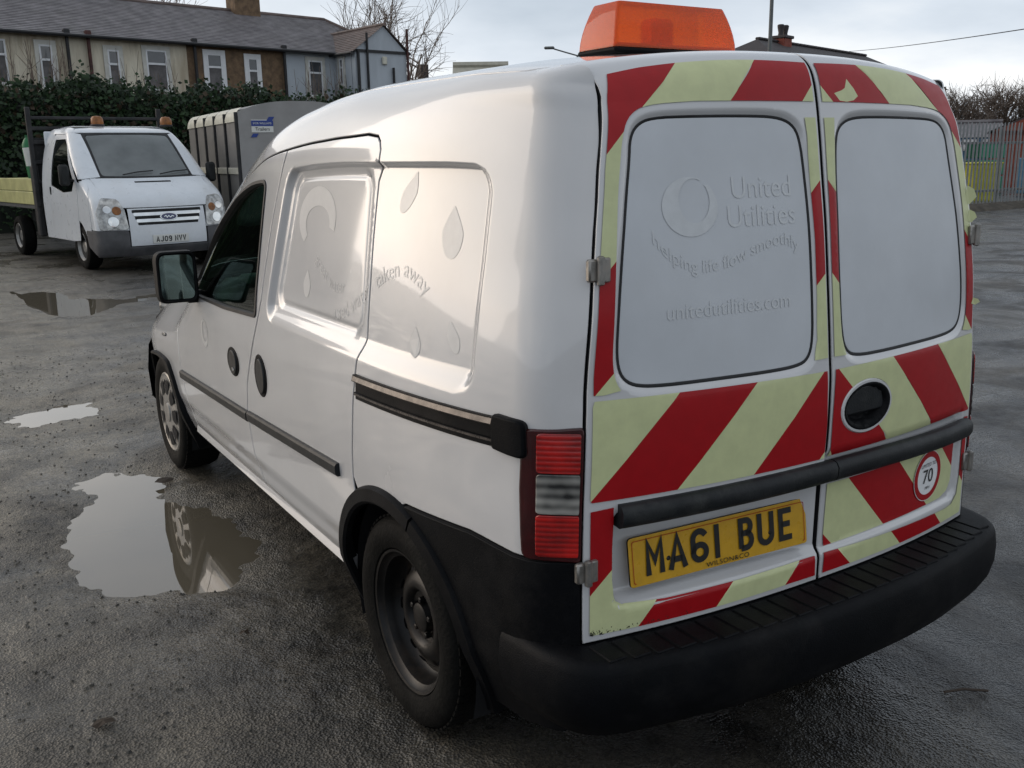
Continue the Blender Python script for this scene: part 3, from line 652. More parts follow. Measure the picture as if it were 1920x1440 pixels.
# ---- rear doors
def half(poly, side): p = np.array(poly, float); return p if side == 'l' else p*np.array([-1,1])
tt = np.linspace(.494, 1.66, 22)
edge = [(-(float(EH(t))+.009), float(t)) for t in tt]+[(-.571,1.69),(-.574,1.715),(-.582,1.735),(-.597,1.752),(-.603,RTOP)]
door_l = [(-.0065,.494)]+edge+[(-.0065,RTOP)]
def red_at(C, side):
    c = (C[:,0] if side == 'l' else -C[:,0])-C[:,1]; return (np.floor((c+2.324)/.2125).astype(int) % 2)       # 0 red, 1 yellow
def diag(side, lo=-2.324, n=10):
    L = []
    for k in range(n):
        c = lo+.2125*k; a, b_ = np.array([c+.3,.3]), np.array([c+1.9,1.9])
        L.append((a, b_) if side == 'l' else (a*np.array([-1,1]), b_*np.array([-1,1])))
    return L
inner_edge = [(-.36,1.635),(-.479,1.629),(-.521,1.606),(-.544,1.568),(-.561,1.484),(-.573,1.41),(-.587,1.286),(-.601,1.142),(-.602,1.101),(-.596,1.069),(-.584,1.048)]
def chaikin_open(p, n=2):
    p = np.array(p, float)
    for _ in range(n): a, b_ = p[:-1], p[1:]; p = np.concatenate([p[:1], np.stack([.75*a+.25*b_, .25*a+.75*b_],1).reshape(-1,2), p[-1:]])
    return [tuple(q) for q in p]
inner_edge = chaikin_open(inner_edge)
S_TOP = [(-.014,1.728),(-.014,1.6345)]+inner_edge+[(-.623,1.042),(-.647,1.043)]+[(-float(EH(t)), float(t)) for t in np.linspace(1.08,1.66,12)]+[(-.552,1.70),(-.546,1.722),(-.47,1.729),(-.38,1.732),(-.275,1.733),(-.16,1.732)]
S_MIDC = [(-.014,1.600),(-.050,1.600),(-.046,1.56),(-.043,1.47),(-.038,1.33),(-.038,1.20),(-.042,1.10),(-.055,1.053),(-.011,1.054),(-.011,1.3)]
S_MID = [(-.014,1.024),(-.645,1.032),(-.650,1.02),(-.659,.82),(-.655,.813),(-.010,.809),(-.009,.9)]
S_LOWL = [(-.658,.794),(-.604,.797),(-.607,.70),(-.607,.631),(-.604,.596),(-.595,.574),(-.577,.562),(-.47,.557),(-.256,.556),(-.016,.558),(-.013,.506),(-.099,.507),(-.312,.505),(-.524,.506),(-.655,.508),(-.661,.514)]
S_LOWR = [(.016,.558),(.013,.506),(.312,.505),(.524,.506),(.655,.508),(.661,.514),(.659,.794),(.634,.797),(.636,.62),(.628,.572),(.600,.548),(.56,.544)]
S_BOXR = [(.022,.735),(.020,.60),(.024,.570),(.30,.5725),(.545,.576),(.585,.588),(.604,.615),(.606,.735)]
b = MB(); 
panel('door_frame', [(-.685,.50),(.685,.50),(.60,1.62),(.55,1.70),(-.55,1.70),(-.60,1.62)], lambda a, b_: Rr(a, b_, feat=False), 'cavity_black', VAN, 1, g=.08, off=-.075, ring=False)
DOORS = {}
for side in 'lr':
    cr_ = [resample(inset(half(WPAN, side), -o_), .012) for o_ in (0,.005,.010,.016,.024)]
    d = DOORS[side] = panel('rear_door', inset(half(door_l, side), .001), Rr, 'van_white', VAN, 1, g=.011, depth=.03, creases=[np.vstack([c_, c_[:1]]) for c_ in cr_])
    d['label'] = 'rear door with the number plate' if side == 'l' else 'rear door with the handle and speed sticker'
    panel('window_blank', inset(half(WPAN, side), .004), Rr, 'van_white_dull', d, 1, g=.03, off=.003, depth=.004, fil=.002)
    sweep('window_seal', Rr, resample(inset(half(WPAN, side), .0), .02), [(-.0045,.0008),(-.003,.0022),(.003,.0022),(.0045,.0008)], 'rubber_black', d, 1, closed=True)
    kx = 1 if side == 'l' else -1
    for nm, poly in (('chevron_top', S_TOP), ('chevron_centre', S_MIDC), ('chevron_middle', S_MID)):
        extra = []; hol = []
        poly = inset(half(poly, side), .0005)
        if nm == 'chevron_middle' and side == 'r': hol = [ellipse(.135,.918,.098,.068,36)]
        mx_ = lambda C, side=side: red_at(C, side)
        tear = None
        if nm == 'chevron_top' and side == 'r':
            tear = np.array([(.075,1.638),(.058,1.655),(.085,1.662),(.098,1.668),(.110,1.690),(.130,1.668),(.142,1.650),(.125,1.640),(.10,1.636)])
            mx_ = lambda C, side=side, tear=tear: np.where(inside(C, tear), 1, red_at(C, side))
        panel(nm, poly, Rr, ['vinyl_red','vinyl_yellow'], d, 1, holes=hol, g=.011, off=.0022, ring=False, lines=diag(side), midx=mx_, polys=[tear] if tear is not None else [])
    for nm, poly in ((('chevron_lower', S_LOWL),) if side == 'l' else (('chevron_lower', S_LOWR), ('chevron_panel', S_BOXR))):
        panel(nm, inset(np.array(poly), .0005), Rr, ['vinyl_red','vinyl_yellow'], d, 1, g=.011, off=.0022, ring=False, lines=diag(side), midx=lambda C, side=side: red_at(C, side))
    for t in (1.300, .662):       # hinges
        sx = -kx; e_ = float(EH(t)); p = Rr(sx*(e_+.008), t, feat=False)
        hg = bpy.data.objects.new('hinge', None); link(hg, d); hg.location = p+np.array([0,-.006,0])
        b = MB(); b.box((-sx*.012,-.004,0), (.030,.012,.050), bev=.003); b.box((sx*.014,.002,0), (.022,.016,.046), bev=.004); b.build('leaf', 'steel_hinge', hg, smooth=40)
        b = MB(); b.lathe([(-.030,.004),(-.027,.0085),(.027,.0085),(.030,.004)], 12, (0,-.010,0), 'z'); b.build('knuckle', 'steel_hinge', hg, smooth=True)
for (x, t, w_, h_) in ((.606,1.405,.014,.05),(.611,1.350,.010,.035),(.642,1.12,.008,.02)):
    b = MB(); q = Rr(x, t)+np.array([0,-.004,0]); b.add([q+np.array([-w_,0,-h_*.3]), q+np.array([w_*.4,-.004,-h_*.5]), q+np.array([w_*1.6,-.012,-h_*.1]), q+np.array([w_,-.008,h_*.3]), q+np.array([-w_*.3,0,h_*.5])], [(0,1,2,3,4)]); b.build('peeled_vinyl', 'vinyl_yellow', DOORS['r'], fix=False)
# long grab bar across both doors
bp = [(-.025,-.03),(-.025,.008),(-.019,.020),(-.006,.026),(.014,.026),(.025,.019),(.029,.008),(.029,-.002)]
Rs = lambda a, b_: Rr(a, b_, feat=False)
for side, x0, x1 in (('l',-.594,.0145),('r',.0185,.642)):
    xs = np.linspace(x0, x1, 26); pth = [(float(x), .773-.010*sm(.05,.64,x)) for x in xs]
    o = sweep('grab_bar', Rs, pth, bp, 'grey_plastic', DOORS[side], 1, smooth=50)
# handle bowl in the right-hand door
h = panel('door_handle', ellipse(.135,.918,.086,.056,40), Rr, 'black_plastic', DOORS['r'], 1, g=.008, off=.0065, depth=.008, fil=.004)
panel('grip', rounded([(.062,.905),(.208,.905),(.200,.945),(.165,.962),(.105,.962),(.070,.945)], .012, 4), Rs, 'grey_plastic', h, 1, g=.02, off=-.004, depth=.018, fil=.006)
sweep('handle_ring', Rr, ellipse(.135,.918,.091,.061,44), [(-.007,.0005),(-.004,.005),(.004,.005),(.007,.0005)], 'van_white', DOORS['r'], 1, closed=True)
# number plate
PC = np.array([-.2889,.1095,.6472]); py_, tl = radians(4.26), radians(7.47)
ux = np.array([cos(py_), -sin(py_), 0]); uz = np.array([0, sin(tl), cos(tl)]); un = np.cross(ux, uz)
PF = lambda a, b_, h=0: PC+ux*np.asarray(a)[...,None]*1.0+uz*np.asarray(b_)[...,None]+un*h
pl = panel('number_plate', rbox(-.26,.26,-.0555,.0555,.009), lambda a, b_: PF(a, b_), 'plate_yellow', VAN, 1, g=.06, depth=.006, fil=.001)
for q in plate_text('MA61 BUE', lambda a, b_: PC+ux*a*1.03+uz*(b_*1.02+.004)+un*.0025): q.build('plate_character', 'ink_black', pl, fix=False)
b = MB(); r1, r2 = rbox(-.253,.253,-.049,.049,.006), rbox(-.2515,.2515,-.0475,.0475,.006); n = len(r1)
keep = [k for k in range(n) if not (abs((r1[k][0]+r1[(k+1) % n][0])/2) < .085 and r1[k][1] < -.04)]
b.add([PC+ux*p[0]+uz*p[1]+un*.0018 for p in list(r1)+list(r2)], [(k,(k+1) % n,n+(k+1) % n,n+k) for k in keep]); b.build('border', 'vinyl_red', pl, fix=False)
def flat_text(nm, body, size, Fm, m_, par, space=1.0):
    v, f = text2d(body, size, space=space); w = v[:,0].max()+v[:,0].min(); v = v-np.array([w/2, 0])
    b = MB(); b.add([Fm(p[0], p[1]) for p in v], f); return b.build(nm, m_, par, fix=False)
flat_text('maker_name', 'WILSON&CO', .016, lambda a, b_: PC+ux*(a*1.25+.012)+uz*(b_-.0515)+un*.0025, 'ink_black', pl, 1.1)
for a in (-.155,.145):
    b = MB(); b.lathe([(-.002,.004),(.001,.006),(.003,.004)], 10, PC+ux*a-uz*.008-un*(-.001), 'y'); b.build('plate_screw', 'ink_black', pl, smooth=True)
# speed sticker
def disc(nm, r0, r1, off, m_, par):
    b = MB(); n = 48; vs = []
    for r in (r0, r1):
        for k in range(n): a = 2*pi*k/n; q = Rr(.463+r*cos(a), .662+r*sin(a)); vs.append(q+np.array([0,-off,0]))
    b.add(vs, [(k,(k+1) % n,n+(k+1) % n,n+k) for k in range(n)]); return b.build(nm, m_, par, fix=False)
stk = disc('speed_sticker', .0005, .071, .0048, 'sticker_white', DOORS['r']); disc('sticker_ring', .053, .069, .0056, 'vinyl_red', stk)
RF = lambda cx, cz: (lambda a, b_: Rr(cx+a, cz+b_)+np.array([0,-.0064,0]))
flat_text('sticker_text', '70', .056, RF(.463,.643), 'ink_black', stk)
flat_text('sticker_text', 'LIMITED TO', .0145, RF(.463,.689), 'ink_black', stk)
flat_text('sticker_text', 'MPH', .0125, RF(.463,.624), 'ink_black', stk)
# ghosts of the removed lettering
GO = .0043
def rghost(cx, cz): return lambda a, b_: Rr(cx+a, cz+b_)+np.array([0,-GO,0])
WB = DOORS['l']
flat_text('ghost_lettering', 'United', .066, rghost(-.188,1.430), 'ghost_vinyl_rear', WB)
flat_text('ghost_lettering', 'Utilities', .066, rghost(-.192,1.369), 'ghost_vinyl_rear', WB)
flat_text('ghost_lettering', 'unitedutilities.com', .047, rghost(-.292,1.184), 'ghost_vinyl_rear', WB)
hx_ = pch([-.505,-.44,-.37,-.30,-.22,-.14,-.07],[1.365,1.305,1.281,1.287,1.312,1.328,1.300])
flat_text('ghost_lettering', 'helping life flow smoothly', .040, lambda a, b_: Rr(-.288+a*.98, hx_(-.288+a*.98)-.004+b_)+np.array([0,-GO,0]), 'ghost_vinyl_rear', WB)
b = MB(); n = 40
o_ = [(-.389+.072*cos(2*pi*k/n), 1.416+.062*sin(2*pi*k/n)) for k in range(n)]; i_ = [(-.378+.040*cos(2*pi*k/n), 1.428+.046*sin(2*pi*k/n)) for k in range(n)]
b.add([Rr(*p)+np.array([0,-GO,0]) for p in o_+i_], [(k,(k+1) % n,n+(k+1) % n,n+k) for k in range(n) if not (.10 < k/n < .17)])
b.build('ghost_emblem', 'ghost_vinyl_rear', WB, fix=False)
# ghosts on the flank
SIDE = [c for c in VAN.children if c.name.startswith('body_side')][0]; SLD = [c for c in VAN.children if c.name.startswith('sliding_door')][0]; FD = [c for c in VAN.children if c.name.startswith('front_door')][0]
def sghost(fs, ft): return lambda a, b_: S(fs(a,b_), ft(a,b_))+np.array([-.0008,0,0])
up = pch([.56,.58,.61,.67,.735,.808,.885,.995,1.08,1.17],[1.105,1.145,1.19,1.226,1.243,1.229,1.195,1.14,1.099,1.079])
def on_curve(cv, body, size, s0, nm, par, sq=1.0):
    """text running along a curve on the flank, towards the rear; glyphs turn with the curve"""
    ss = np.linspace(s0, s0-1.0, 400); tc_ = cv(ss); L = np.concatenate([[0], np.cumsum(np.hypot(np.diff(ss), np.diff(tc_)))])
    v, f = text2d(body, size, space=1.02); b = MB(); pts = []
    for x, y in v:
        a = x*sq; s_ = np.interp(a, L, ss); t_ = np.interp(a, L, tc_); ds = np.interp(a+.01, L, ss)-s_; dt = np.interp(a+.01, L, tc_)-t_; l = hypot(ds, dt)
        pts.append(S(s_+dt/l*y*1.0, t_-ds/l*y)+np.array([-.0008,0,0]))
    b.add(pts, f); return b.build(nm, 'ghost_vinyl', par, fix=False)
on_curve(up, 'used water', .060, 1.17, 'ghost_lettering', SLD, .98)
on_curve(up, 'taken away', .060, .882, 'ghost_lettering', SIDE, .98)
gw = pch([.85,.93,.985,1.075,1.179,1.274,1.352],[1.34,1.261,1.207,1.161,1.160,1.194,1.243])
on_curve(gw, 'great water', .056, 1.34, 'ghost_lettering', SLD, .95)
def drop(cs, ct, h, par, nm='ghost_drop', tilt=0):
    b = MB(); pts = []
    for k in range(28):
        a = 2*pi*k/28; rr_ = .5*h*.42*sin(a)*(1-.75*max(0,cos(a))**1.2) ; q = cos(a)*h*.5
        pts.append(S(cs+rr_*1.6+tilt*q, ct+q)+np.array([-.0008,0,0]))
    b.add(pts, [tuple(range(28))]); return b.build(nm, 'ghost_vinyl', par, fix=False)
drop(1.40,1.16,.085,SLD); drop(.66,1.09,.075,SIDE); drop(.50,1.125,.07,SIDE,tilt=.4); drop(.74,1.445,.10,SIDE,tilt=-.6); drop(.54,1.36,.12,SIDE)
b = MB(); n = 24; o_ = []; i_ = []
for k in range(n+1):
    a = radians(200-250*k/n); w = .028+.03*sin(pi*k/n); o_.append((1.35+.15*cos(a), 1.36+.095*sin(a))); i_.append((1.35+(.15-w*1.4)*cos(a), 1.36+(.095-w)*sin(a)))
b.add([S(*p)+np.array([-.0008,0,0]) for p in o_+i_], [(k,k+1,n+2+k,n+1+k) for k in range(n)]); b.build('ghost_emblem', 'ghost_vinyl', SLD, fix=False)
b = MB(); n = 30; o_ = [(2.525+.052*cos(2*pi*k/n), .846+.056*sin(2*pi*k/n)) for k in range(n)]; i_ = [(2.517+.034*cos(2*pi*k/n), .854+.042*sin(2*pi*k/n)) for k in range(n)]
b.add([S(*p)+np.array([-.0008,0,0]) for p in o_+i_], [(k,(k+1) % n,n+(k+1) % n,n+k) for k in range(n)]); b.build('ghost_emblem', 'ghost_vinyl', FD, fix=False)
# grime along the foot of the left door
b = MB()
for k in range(150):
    x = -.655+.30*random.random()**1.8; z = .509+abs(random.gauss(0,.005)); r = .0015+.003*random.random()
    q = Rr(x, z)+np.array([0,-.0018,0]); a0 = random.random()*6
    b.add([q+np.array([r*cos(a0+j*1.257)*(1+random.random()), 0, r*.7*sin(a0+j*1.257)]) for j in range(5)], [(0,1,2,3,4)])
gr = b.build('grime', 'grime', DOORS['l'], fix=False); gr['kind'] = 'stuff'

# ---- rear bumper with a step
OC = [(0,-.068),(.2,-.062),(.36,-.047),(.49,-.024),(.62,.004),(.69,.028),(.732,.064),(.757,.115),(.772,.19),(.782,.30)]
fx = np.array([p[0] for p in OC]); fy = np.array([p[1] for p in OC]); ul = np.concatenate([[0], np.cumsum(np.hypot(np.diff(fx), np.diff(fy)))])
CX, CYb = pch(ul, fx), pch(ul, fy)
us = np.concatenate([-np.linspace(0, ul[-1], 40)[::-1], np.linspace(0, ul[-1], 40)[1:]])
prof = [(None,.488),(-.030,.490),(-.014,.487),(-.004,.478),(.001,.465),(.006,.43),(.005,.39),(-.006,.345),(-.022,.315),(-.05,.30),(-.12,.30)]
b = MB(); vs = []; k = len(prof)
for u in us:
    a = abs(u); sg_ = 1 if u >= 0 else -1; x, y = float(CX(a)), float(CYb(a)); h = .004; tx, ty = float(CX(a+h)-CX(max(a-h,0))), float(CYb(a+h)-CYb(max(a-h,0))); l = hypot(tx, ty); nx, ny = ty/l, -tx/l
    for o_, z in prof:
        if o_ is None: px_, py2 = min(x, .66)*.985, max(.16, min(y+.05,.3))
        else: px_, py2 = x+nx*o_, y+ny*o_
        vs.append((sg_*px_, py2, z))
n = len(us); b.add(vs, [(i*k+j, i*k+j+1, (i+1)*k+j+1, (i+1)*k+j) for i in range(n-1) for j in range(k-1)])
bmp = b.build('rear_bumper', 'black_plastic', VAN, smooth=60)
for i in range(-12, 13):
    x = i*.054; a = np.interp(abs(x), fx, ul); y0 = float(CYb(a))+.024; y1 = .060+.058*(abs(x)/.66)**2.2
    if y1-y0 < .02: continue
    b = MB(); b.box((x,(y0+y1)/2,.4895), (.047,y1-y0,.006), bev=.0025, rz=radians(0)); b.build('tread', 'black_plastic', bmp)

# ---- roof beacon
bc = bpy.data.objects.new('roof_beacon', None); link(bc, VAN); bc.location = (.005,.71,1.782)
def frus(b, x0, y0, z0, x1, y1, z1, r=.02, n=4, bow=0):
    rows = []
    for q in np.linspace(0,1,6):
        e_ = 1-(1-q)**1.0; kx = x0+(x1-x0)*(q**1.6); ky = y0+(y1-y0)*(q**1.8); rows.append([(p[0], p[1], z0+(z1-z0)*q) for p in rbox(-kx,kx,-ky,ky,r,n)])
    rows.append([(p[0]*.985, p[1]*.96, p[2]+.004) for p in rows[-1]])
    m_ = len(rows[0]); b.add([p for r_ in rows for p in r_], [(i*m_+k, i*m_+(k+1) % m_, (i+1)*m_+(k+1) % m_, (i+1)*m_+k) for i in range(len(rows)-1) for k in range(m_)]+[tuple((len(rows)-1)*m_+k for k in range(m_)), tuple(range(m_))[::-1]])
b = MB(); frus(b, .212,.082,.012, .184,.058,.122, .012); b.build('beacon_lens', 'amber_lens', bc, smooth=35)
b = MB(); b.box((0,0,.006), (.428,.168,.016), bev=.006); b.build('beacon_base', 'black_plastic', bc)
b = MB(); b.box((-.015,0,.055), (.075,.07,.075), bev=.01); b.build('lamp_unit', 'amber_inner', bc)
b = MB(); b.box((0,0,.020), (.40,.14,.006)); b.build('reflector', 'amber_inner', bc)

# ---- wheels
def wheel(kind):
    w = bpy.data.objects.new('wheel', None); link(w, VAN)
    b = MB(); b.lathe([(-.075,.200),(-.092,.205),(-.101,.225),(-.104,.250),(-.098,.272),(-.090,.284),(-.076,.292),(-.05,.2955),(0,.2965),(.05,.2955),(.085,.285),(.10,.25),(.09,.205)], 64, cap=False)
    for k in range(64):      # tread blocks at the shoulder
        a = 2*pi*k/64; c_ = np.array([-.066, .294*cos(a), .294*sin(a)]); R = Matrix.Rotation(a,3,'X'); b.box(c_, (.034,.006,.020), R=R)
    ty = b.build('tyre', 'tyre', w, smooth=30)
    b = MB()
    if kind == 'steel':
        b.lathe([(-.080,.2025),(-.089,.200),(-.087,.193),(-.076,.188),(-.070,.178),(-.050,.172),(-.030,.170),(-.020,.160),(-.022,.145),(-.034,.128),(-.046,.108),(-.050,.090),(-.044,.078),(-.030,.070),(-.026,.045),(-.046,.040),(-.050,.030),(-.050,.001)], 56, cap=False)
        rim = b.build('rim', 'steel_wheel', w, smooth=40); me = None
        for k in range(14):
            a = 2*pi*k/14
            if me is None:
                b = MB(); m_ = 14; vs = [(-.0008, .011*cos(2*pi*j/m_), .017*sin(2*pi*j/m_)) for j in range(m_)]; b.add(vs, [tuple(range(m_))]); o = b.build('vent_hole', 'cavity_black', rim, fix=False); me = o.data
            else: o = link(bpy.data.objects.new('vent_hole', me), rim)
            nrm = Vector((-.62, .78*cos(a), .78*sin(a))).normalized(); X_ = -nrm; T_ = Vector((0,-sin(a),cos(a))); R_ = Matrix((X_, X_.cross(T_)*-1, T_)).transposed()
            o.matrix_local = Matrix.Translation(Vector((-.0325, .135*cos(a), .135*sin(a)))+nrm*.002) @ R_.to_4x4()
        for k in range(5):
            a = 2*pi*k/5; b = MB(); b.lathe([(-.030,.009),(-.046,.009),(-.048,.006),(-.048,.001)], 6, (0,.052*cos(a),.052*sin(a)), cap=False); b.build('wheel_bolt', 'steel_wheel', rim)
    else:
        b.lathe([(-.080,.2025),(-.092,.203),(-.096,.196),(-.092,.186),(-.090,.175),(-.098,.13),(-.100,.09),(-.098,.05),(-.104,.046),(-.107,.030),(-.107,.001)], 56, cap=False)
        rim = b.build('wheel_trim', 'wheel_trim', w, smooth=40); me = None
        for k in range(9):
            a = 2*pi*k/9
            if me is None:
                b = MB(); p = rounded([(-.024,.098),(.024,.098),(.040,.168),(-.040,.168)], .012, 4); b.add([(-.0995+.0+(.168-q[1])*-.05, q[0], q[1]) for q in p], [tuple(range(len(p)))]); o = b.build('trim_slot', 'cavity_black', rim, fix=False); me = o.data
            else: o = link(bpy.data.objects.new('trim_slot', me), rim)
            o.rotation_euler = (a,0,0)
    return w
wr = wheel('steel'); wr.location = (-.700,.79,.2955); wr.rotation_euler = (radians(20),0,0)
wf = wheel('trim'); wf.location = (-.700,3.498,.2955); wf.rotation_euler = (radians(8),0,0)
for src in (wr, wf):
    c = copy_tree(src, VAN); c.location = (.700, src.location[1], src.location[2]); c.rotation_euler = (0,0,pi)
# ------------------------------------------------------------------ ground
m = bpy.data.materials.new('wet_tarmac'); m.use_nodes = True; MATS['wet_tarmac'] = m
t = m.node_tree; N = t.nodes; L = t.links; B = N['Principled BSDF']; tc = N.new('ShaderNodeTexCoord')
def nz(scale, det=6, rough=.6, vec=None, dist=0):
    n = N.new('ShaderNodeTexNoise'); n.inputs['Scale'].default_value = scale; n.inputs['Detail'].default_value = det; n.inputs['Roughness'].default_value = rough; n.inputs['Distortion'].default_value = dist
    L.new(vec or tc.outputs['Object'], n.inputs['Vector']); return n.outputs['Fac']
def mr(x, a, b_, c, d): n = N.new('ShaderNodeMapRange'); n.inputs[1].default_value, n.inputs[2].default_value, n.inputs[3].default_value, n.inputs[4].default_value = a, b_, c, d; L.new(x, n.inputs[0]); return n.outputs[0]
def mth(op, a, b_):
    n = N.new('ShaderNodeMath'); n.operation = op
    for i, v in enumerate((a, b_)):
        if isinstance(v, (int, float)): n.inputs[i].default_value = v
        else: L.new(v, n.inputs[i])
    return n.outputs[0]
big = nz(.55, 5, .6, dist=.4); mid = nz(3.2, 6, .65); fine = nz(38, 4, .7); grit = nz(130, 3, .7)
vo = N.new('ShaderNodeTexVoronoi'); vo.inputs['Scale'].default_value = 125; L.new(tc.outputs['Object'], vo.inputs['Vector'])
vo2 = N.new('ShaderNodeTexVoronoi'); vo2.inputs['Scale'].default_value = 34; L.new(tc.outputs['Object'], vo2.inputs['Vector'])
silt = mr(mth('ADD', mth('MULTIPLY', big, .7), mth('MULTIPLY', mid, .5)), .48, .74, 0, 1)      # washed-in pale silt
sx_ = N.new('ShaderNodeSeparateXYZ'); L.new(tc.outputs['Object'], sx_.inputs[0])
yard = mth('MULTIPLY', mr(mth('ADD', sx_.outputs[0], mth('MULTIPLY', big, 3.0)), 2.2, .4, 0, 1), mr(mth('ADD', sx_.outputs[1], mth('MULTIPLY', mid, 2.0)), 1.8, 5.5, .06, 1))   # loose gravelly part of the yard
silt = mth('MINIMUM', mth('ADD', mth('MULTIPLY', silt, .36), mth('MULTIPLY', yard, mr(mth('ADD', mid, mth('MULTIPLY', fine, .35)), .42, .85, .15, 1.0))), 1.0)
cr = N.new('ShaderNodeMixRGB'); cr.inputs[1].default_value = (.013,.013,.0135,1); cr.inputs[2].default_value = (.20,.178,.142,1); L.new(silt, cr.inputs[0])
c2 = N.new('ShaderNodeMixRGB'); c2.blend_type = 'MULTIPLY'; c2.inputs[0].default_value = .75; L.new(cr.outputs[0], c2.inputs[1])
st = N.new('ShaderNodeValToRGB'); st.color_ramp.elements[0].color = (.55,.55,.56,1); st.color_ramp.elements[1].color = (1.4,1.37,1.3,1); st.color_ramp.elements[0].position = .25; st.color_ramp.elements[1].position = .8
L.new(vo.outputs['Color'], st.inputs[0]); L.new(st.outputs[0], c2.inputs[2]); L.new(c2.outputs[0], B.inputs['Base Color'])
wet = mr(nz(1.1, 6, .66, dist=.8), .40, .60, 0, 1)
L.new(mr(mth('ADD', mth('MULTIPLY', wet, .75), mth('MULTIPLY', fine, .3)), .1, .95, .15, .60), B.inputs['Roughness'])
hgt = mth('ADD', mth('ADD', mth('MULTIPLY', vo.outputs['Distance'], .55), mth('MULTIPLY', fine, .8)), mth('ADD', mth('MULTIPLY', vo2.outputs['Distance'], .5), mth('MULTIPLY', mid, .45)))
bp_ = N.new('ShaderNodeBump'); bp_.inputs['Strength'].default_value = .6; bp_.inputs['Distance'].default_value = .012; L.new(hgt, bp_.inputs['Height']); L.new(mr(wet, 0, 1, .34, .85), bp_.inputs['Strength']); L.new(bp_.outputs[0], B.inputs['Normal'])
B.inputs['Specular IOR Level'].default_value = .5
m = bpy.data.materials.new('puddle_water'); m.use_nodes = True; MATS['puddle_water'] = m; B = m.node_tree.nodes['Principled BSDF']
B.inputs['Base Color'].default_value = (.11,.095,.07,1); B.inputs['Roughness'].default_value = .012; B.inputs['IOR'].default_value = 1.8
n_ = m.node_tree.nodes.new('ShaderNodeTexNoise'); n_.inputs['Scale'].default_value = 5; b_ = m.node_tree.nodes.new('ShaderNodeBump'); b_.inputs['Strength'].default_value = .04; b_.inputs['Distance'].default_value = .002
m.node_tree.links.new(n_.outputs['Fac'], b_.inputs['Height']); m.node_tree.links.new(b_.outputs[0], B.inputs['Normal'])
PUD = {'a': [(-1.35,2.96),(-1.28,3.11),(-1.18,3.29),(-1.24,3.56),(-1.1,3.62),(-.98,3.48),(-.91,3.33),(-.93,3.16),(-.91,2.85),(-.82,2.79),(-.78,2.57),(-.75,2.3),(-.82,2.15),(-.94,2.02),(-.98,1.97),(-1.12,2.02),(-1.24,2.1),(-1.32,2.17),(-1.42,2.32),(-1.42,2.56)],
 'b': [(-1.4,5.06),(-1.34,5.25),(-1.15,5.27),(-1.04,5.33),(-.95,5.27),(-.9,5.05),(-.95,4.97),(-1.03,4.95),(-1.16,4.89),(-1.31,4.92)],
 'c': [(-.82,12.41),(-.8,11.65),(-.58,11.77),(-.32,11.38),(-.36,10.85),(.2,10.23),(.69,10.56),(.95,10.5),(.09,9.96),(-.08,9.61),(-.39,9.32),(-.57,9.46),(-.73,10.36),(-.73,11.14)]}
def vnoise(x, y, seed=0):
    xi, yi = np.floor(x).astype(int), np.floor(y).astype(int); fx_, fy_ = x-xi, y-yi; fx_ = fx_*fx_*(3-2*fx_); fy_ = fy_*fy_*(3-2*fy_)
    def h(a, b_): v = np.sin(a*127.1+b_*311.7+seed*74.7)*43758.5453; return v-np.floor(v)
    return (h(xi,yi)*(1-fx_)+h(xi+1,yi)*fx_)*(1-fy_)+(h(xi,yi+1)*(1-fx_)+h(xi+1,yi+1)*fx_)*fy_-.5
def grade(a, b_, lo, hi, fine, k=1.16):
    L_ = list(np.arange(lo, hi, fine)); st_ = fine; x = L_[-1]
    while x < b_: st_ *= k; x += st_; L_.append(x)
    st_ = fine; x = lo; pre = []
    while x > a: st_ *= k; x -= st_; pre.append(x)
    return np.array(pre[::-1]+L_)
xs = grade(-400, 500, -2.6, 1.2, .017); ys = grade(-400, 600, .3, 5.6, .019, 1.06)
GX, GY = np.meshgrid(xs, ys); P = np.stack([GX.ravel(), GY.ravel()],-1)
def ground_z(P):
    Z = .006*vnoise(P[:,0]*.9, P[:,1]*.9, 1)+.006*vnoise(P[:,0]*2.3, P[:,1]*2.3, 2)+.008*vnoise(P[:,0]*7, P[:,1]*7, 3)+.006*vnoise(P[:,0]*19, P[:,1]*19, 4)+.005*vnoise(P[:,0]*28, P[:,1]*28, 5)
    Z = Z*(1-sm(8, 20, np.hypot(P[:,0], P[:,1]-3))); dep = np.zeros(len(P))
    for kk, po in PUD.items():
        po = np.array(po); k = (P[:,0] > po[:,0].min()-.4) & (P[:,0] < po[:,0].max()+.4) & (P[:,1] > po[:,1].min()-.6) & (P[:,1] < po[:,1].max()+.6)
        Q = P[k]; d = segdist(Q, po); s_ = np.where(inside(Q, po), d, -d); dep[k] = np.maximum(dep[k], .030*sm(-.24, .20, s_))
    return Z-dep
Z = ground_z(P)
me = bpy.data.meshes.new('ground'); nx, ny = len(xs), len(ys); idx = np.arange(nx*ny).reshape(ny, nx)
F_ = np.stack([idx[:-1,:-1], idx[:-1,1:], idx[1:,1:], idx[1:,:-1]],-1).reshape(-1,4)
me.vertices.add(nx*ny); me.vertices.foreach_set('co', np.column_stack([P, Z]).astype(np.float32).ravel())
me.loops.add(len(F_)*4); me.loops.foreach_set('vertex_index', F_.ravel().astype(np.int32)); me.polygons.add(len(F_)); me.polygons.foreach_set('loop_start', np.arange(0, len(F_)*4, 4, dtype=np.int32))
me.update(calc_edges=True); me.validate(); me.shade_smooth(); me.materials.append(MATS['wet_tarmac'])
g = link(bpy.data.objects.new('ground', me)); g['kind'] = 'structure'
for kk, po in PUD.items():
    p = inset(np.array(po), -.22); b = MB(); b.add([(q[0], q[1], -.0145) for q in p], [tuple(range(len(p)))]); o = b.build('puddle', 'puddle_water', fix=False); o['kind'] = 'structure'
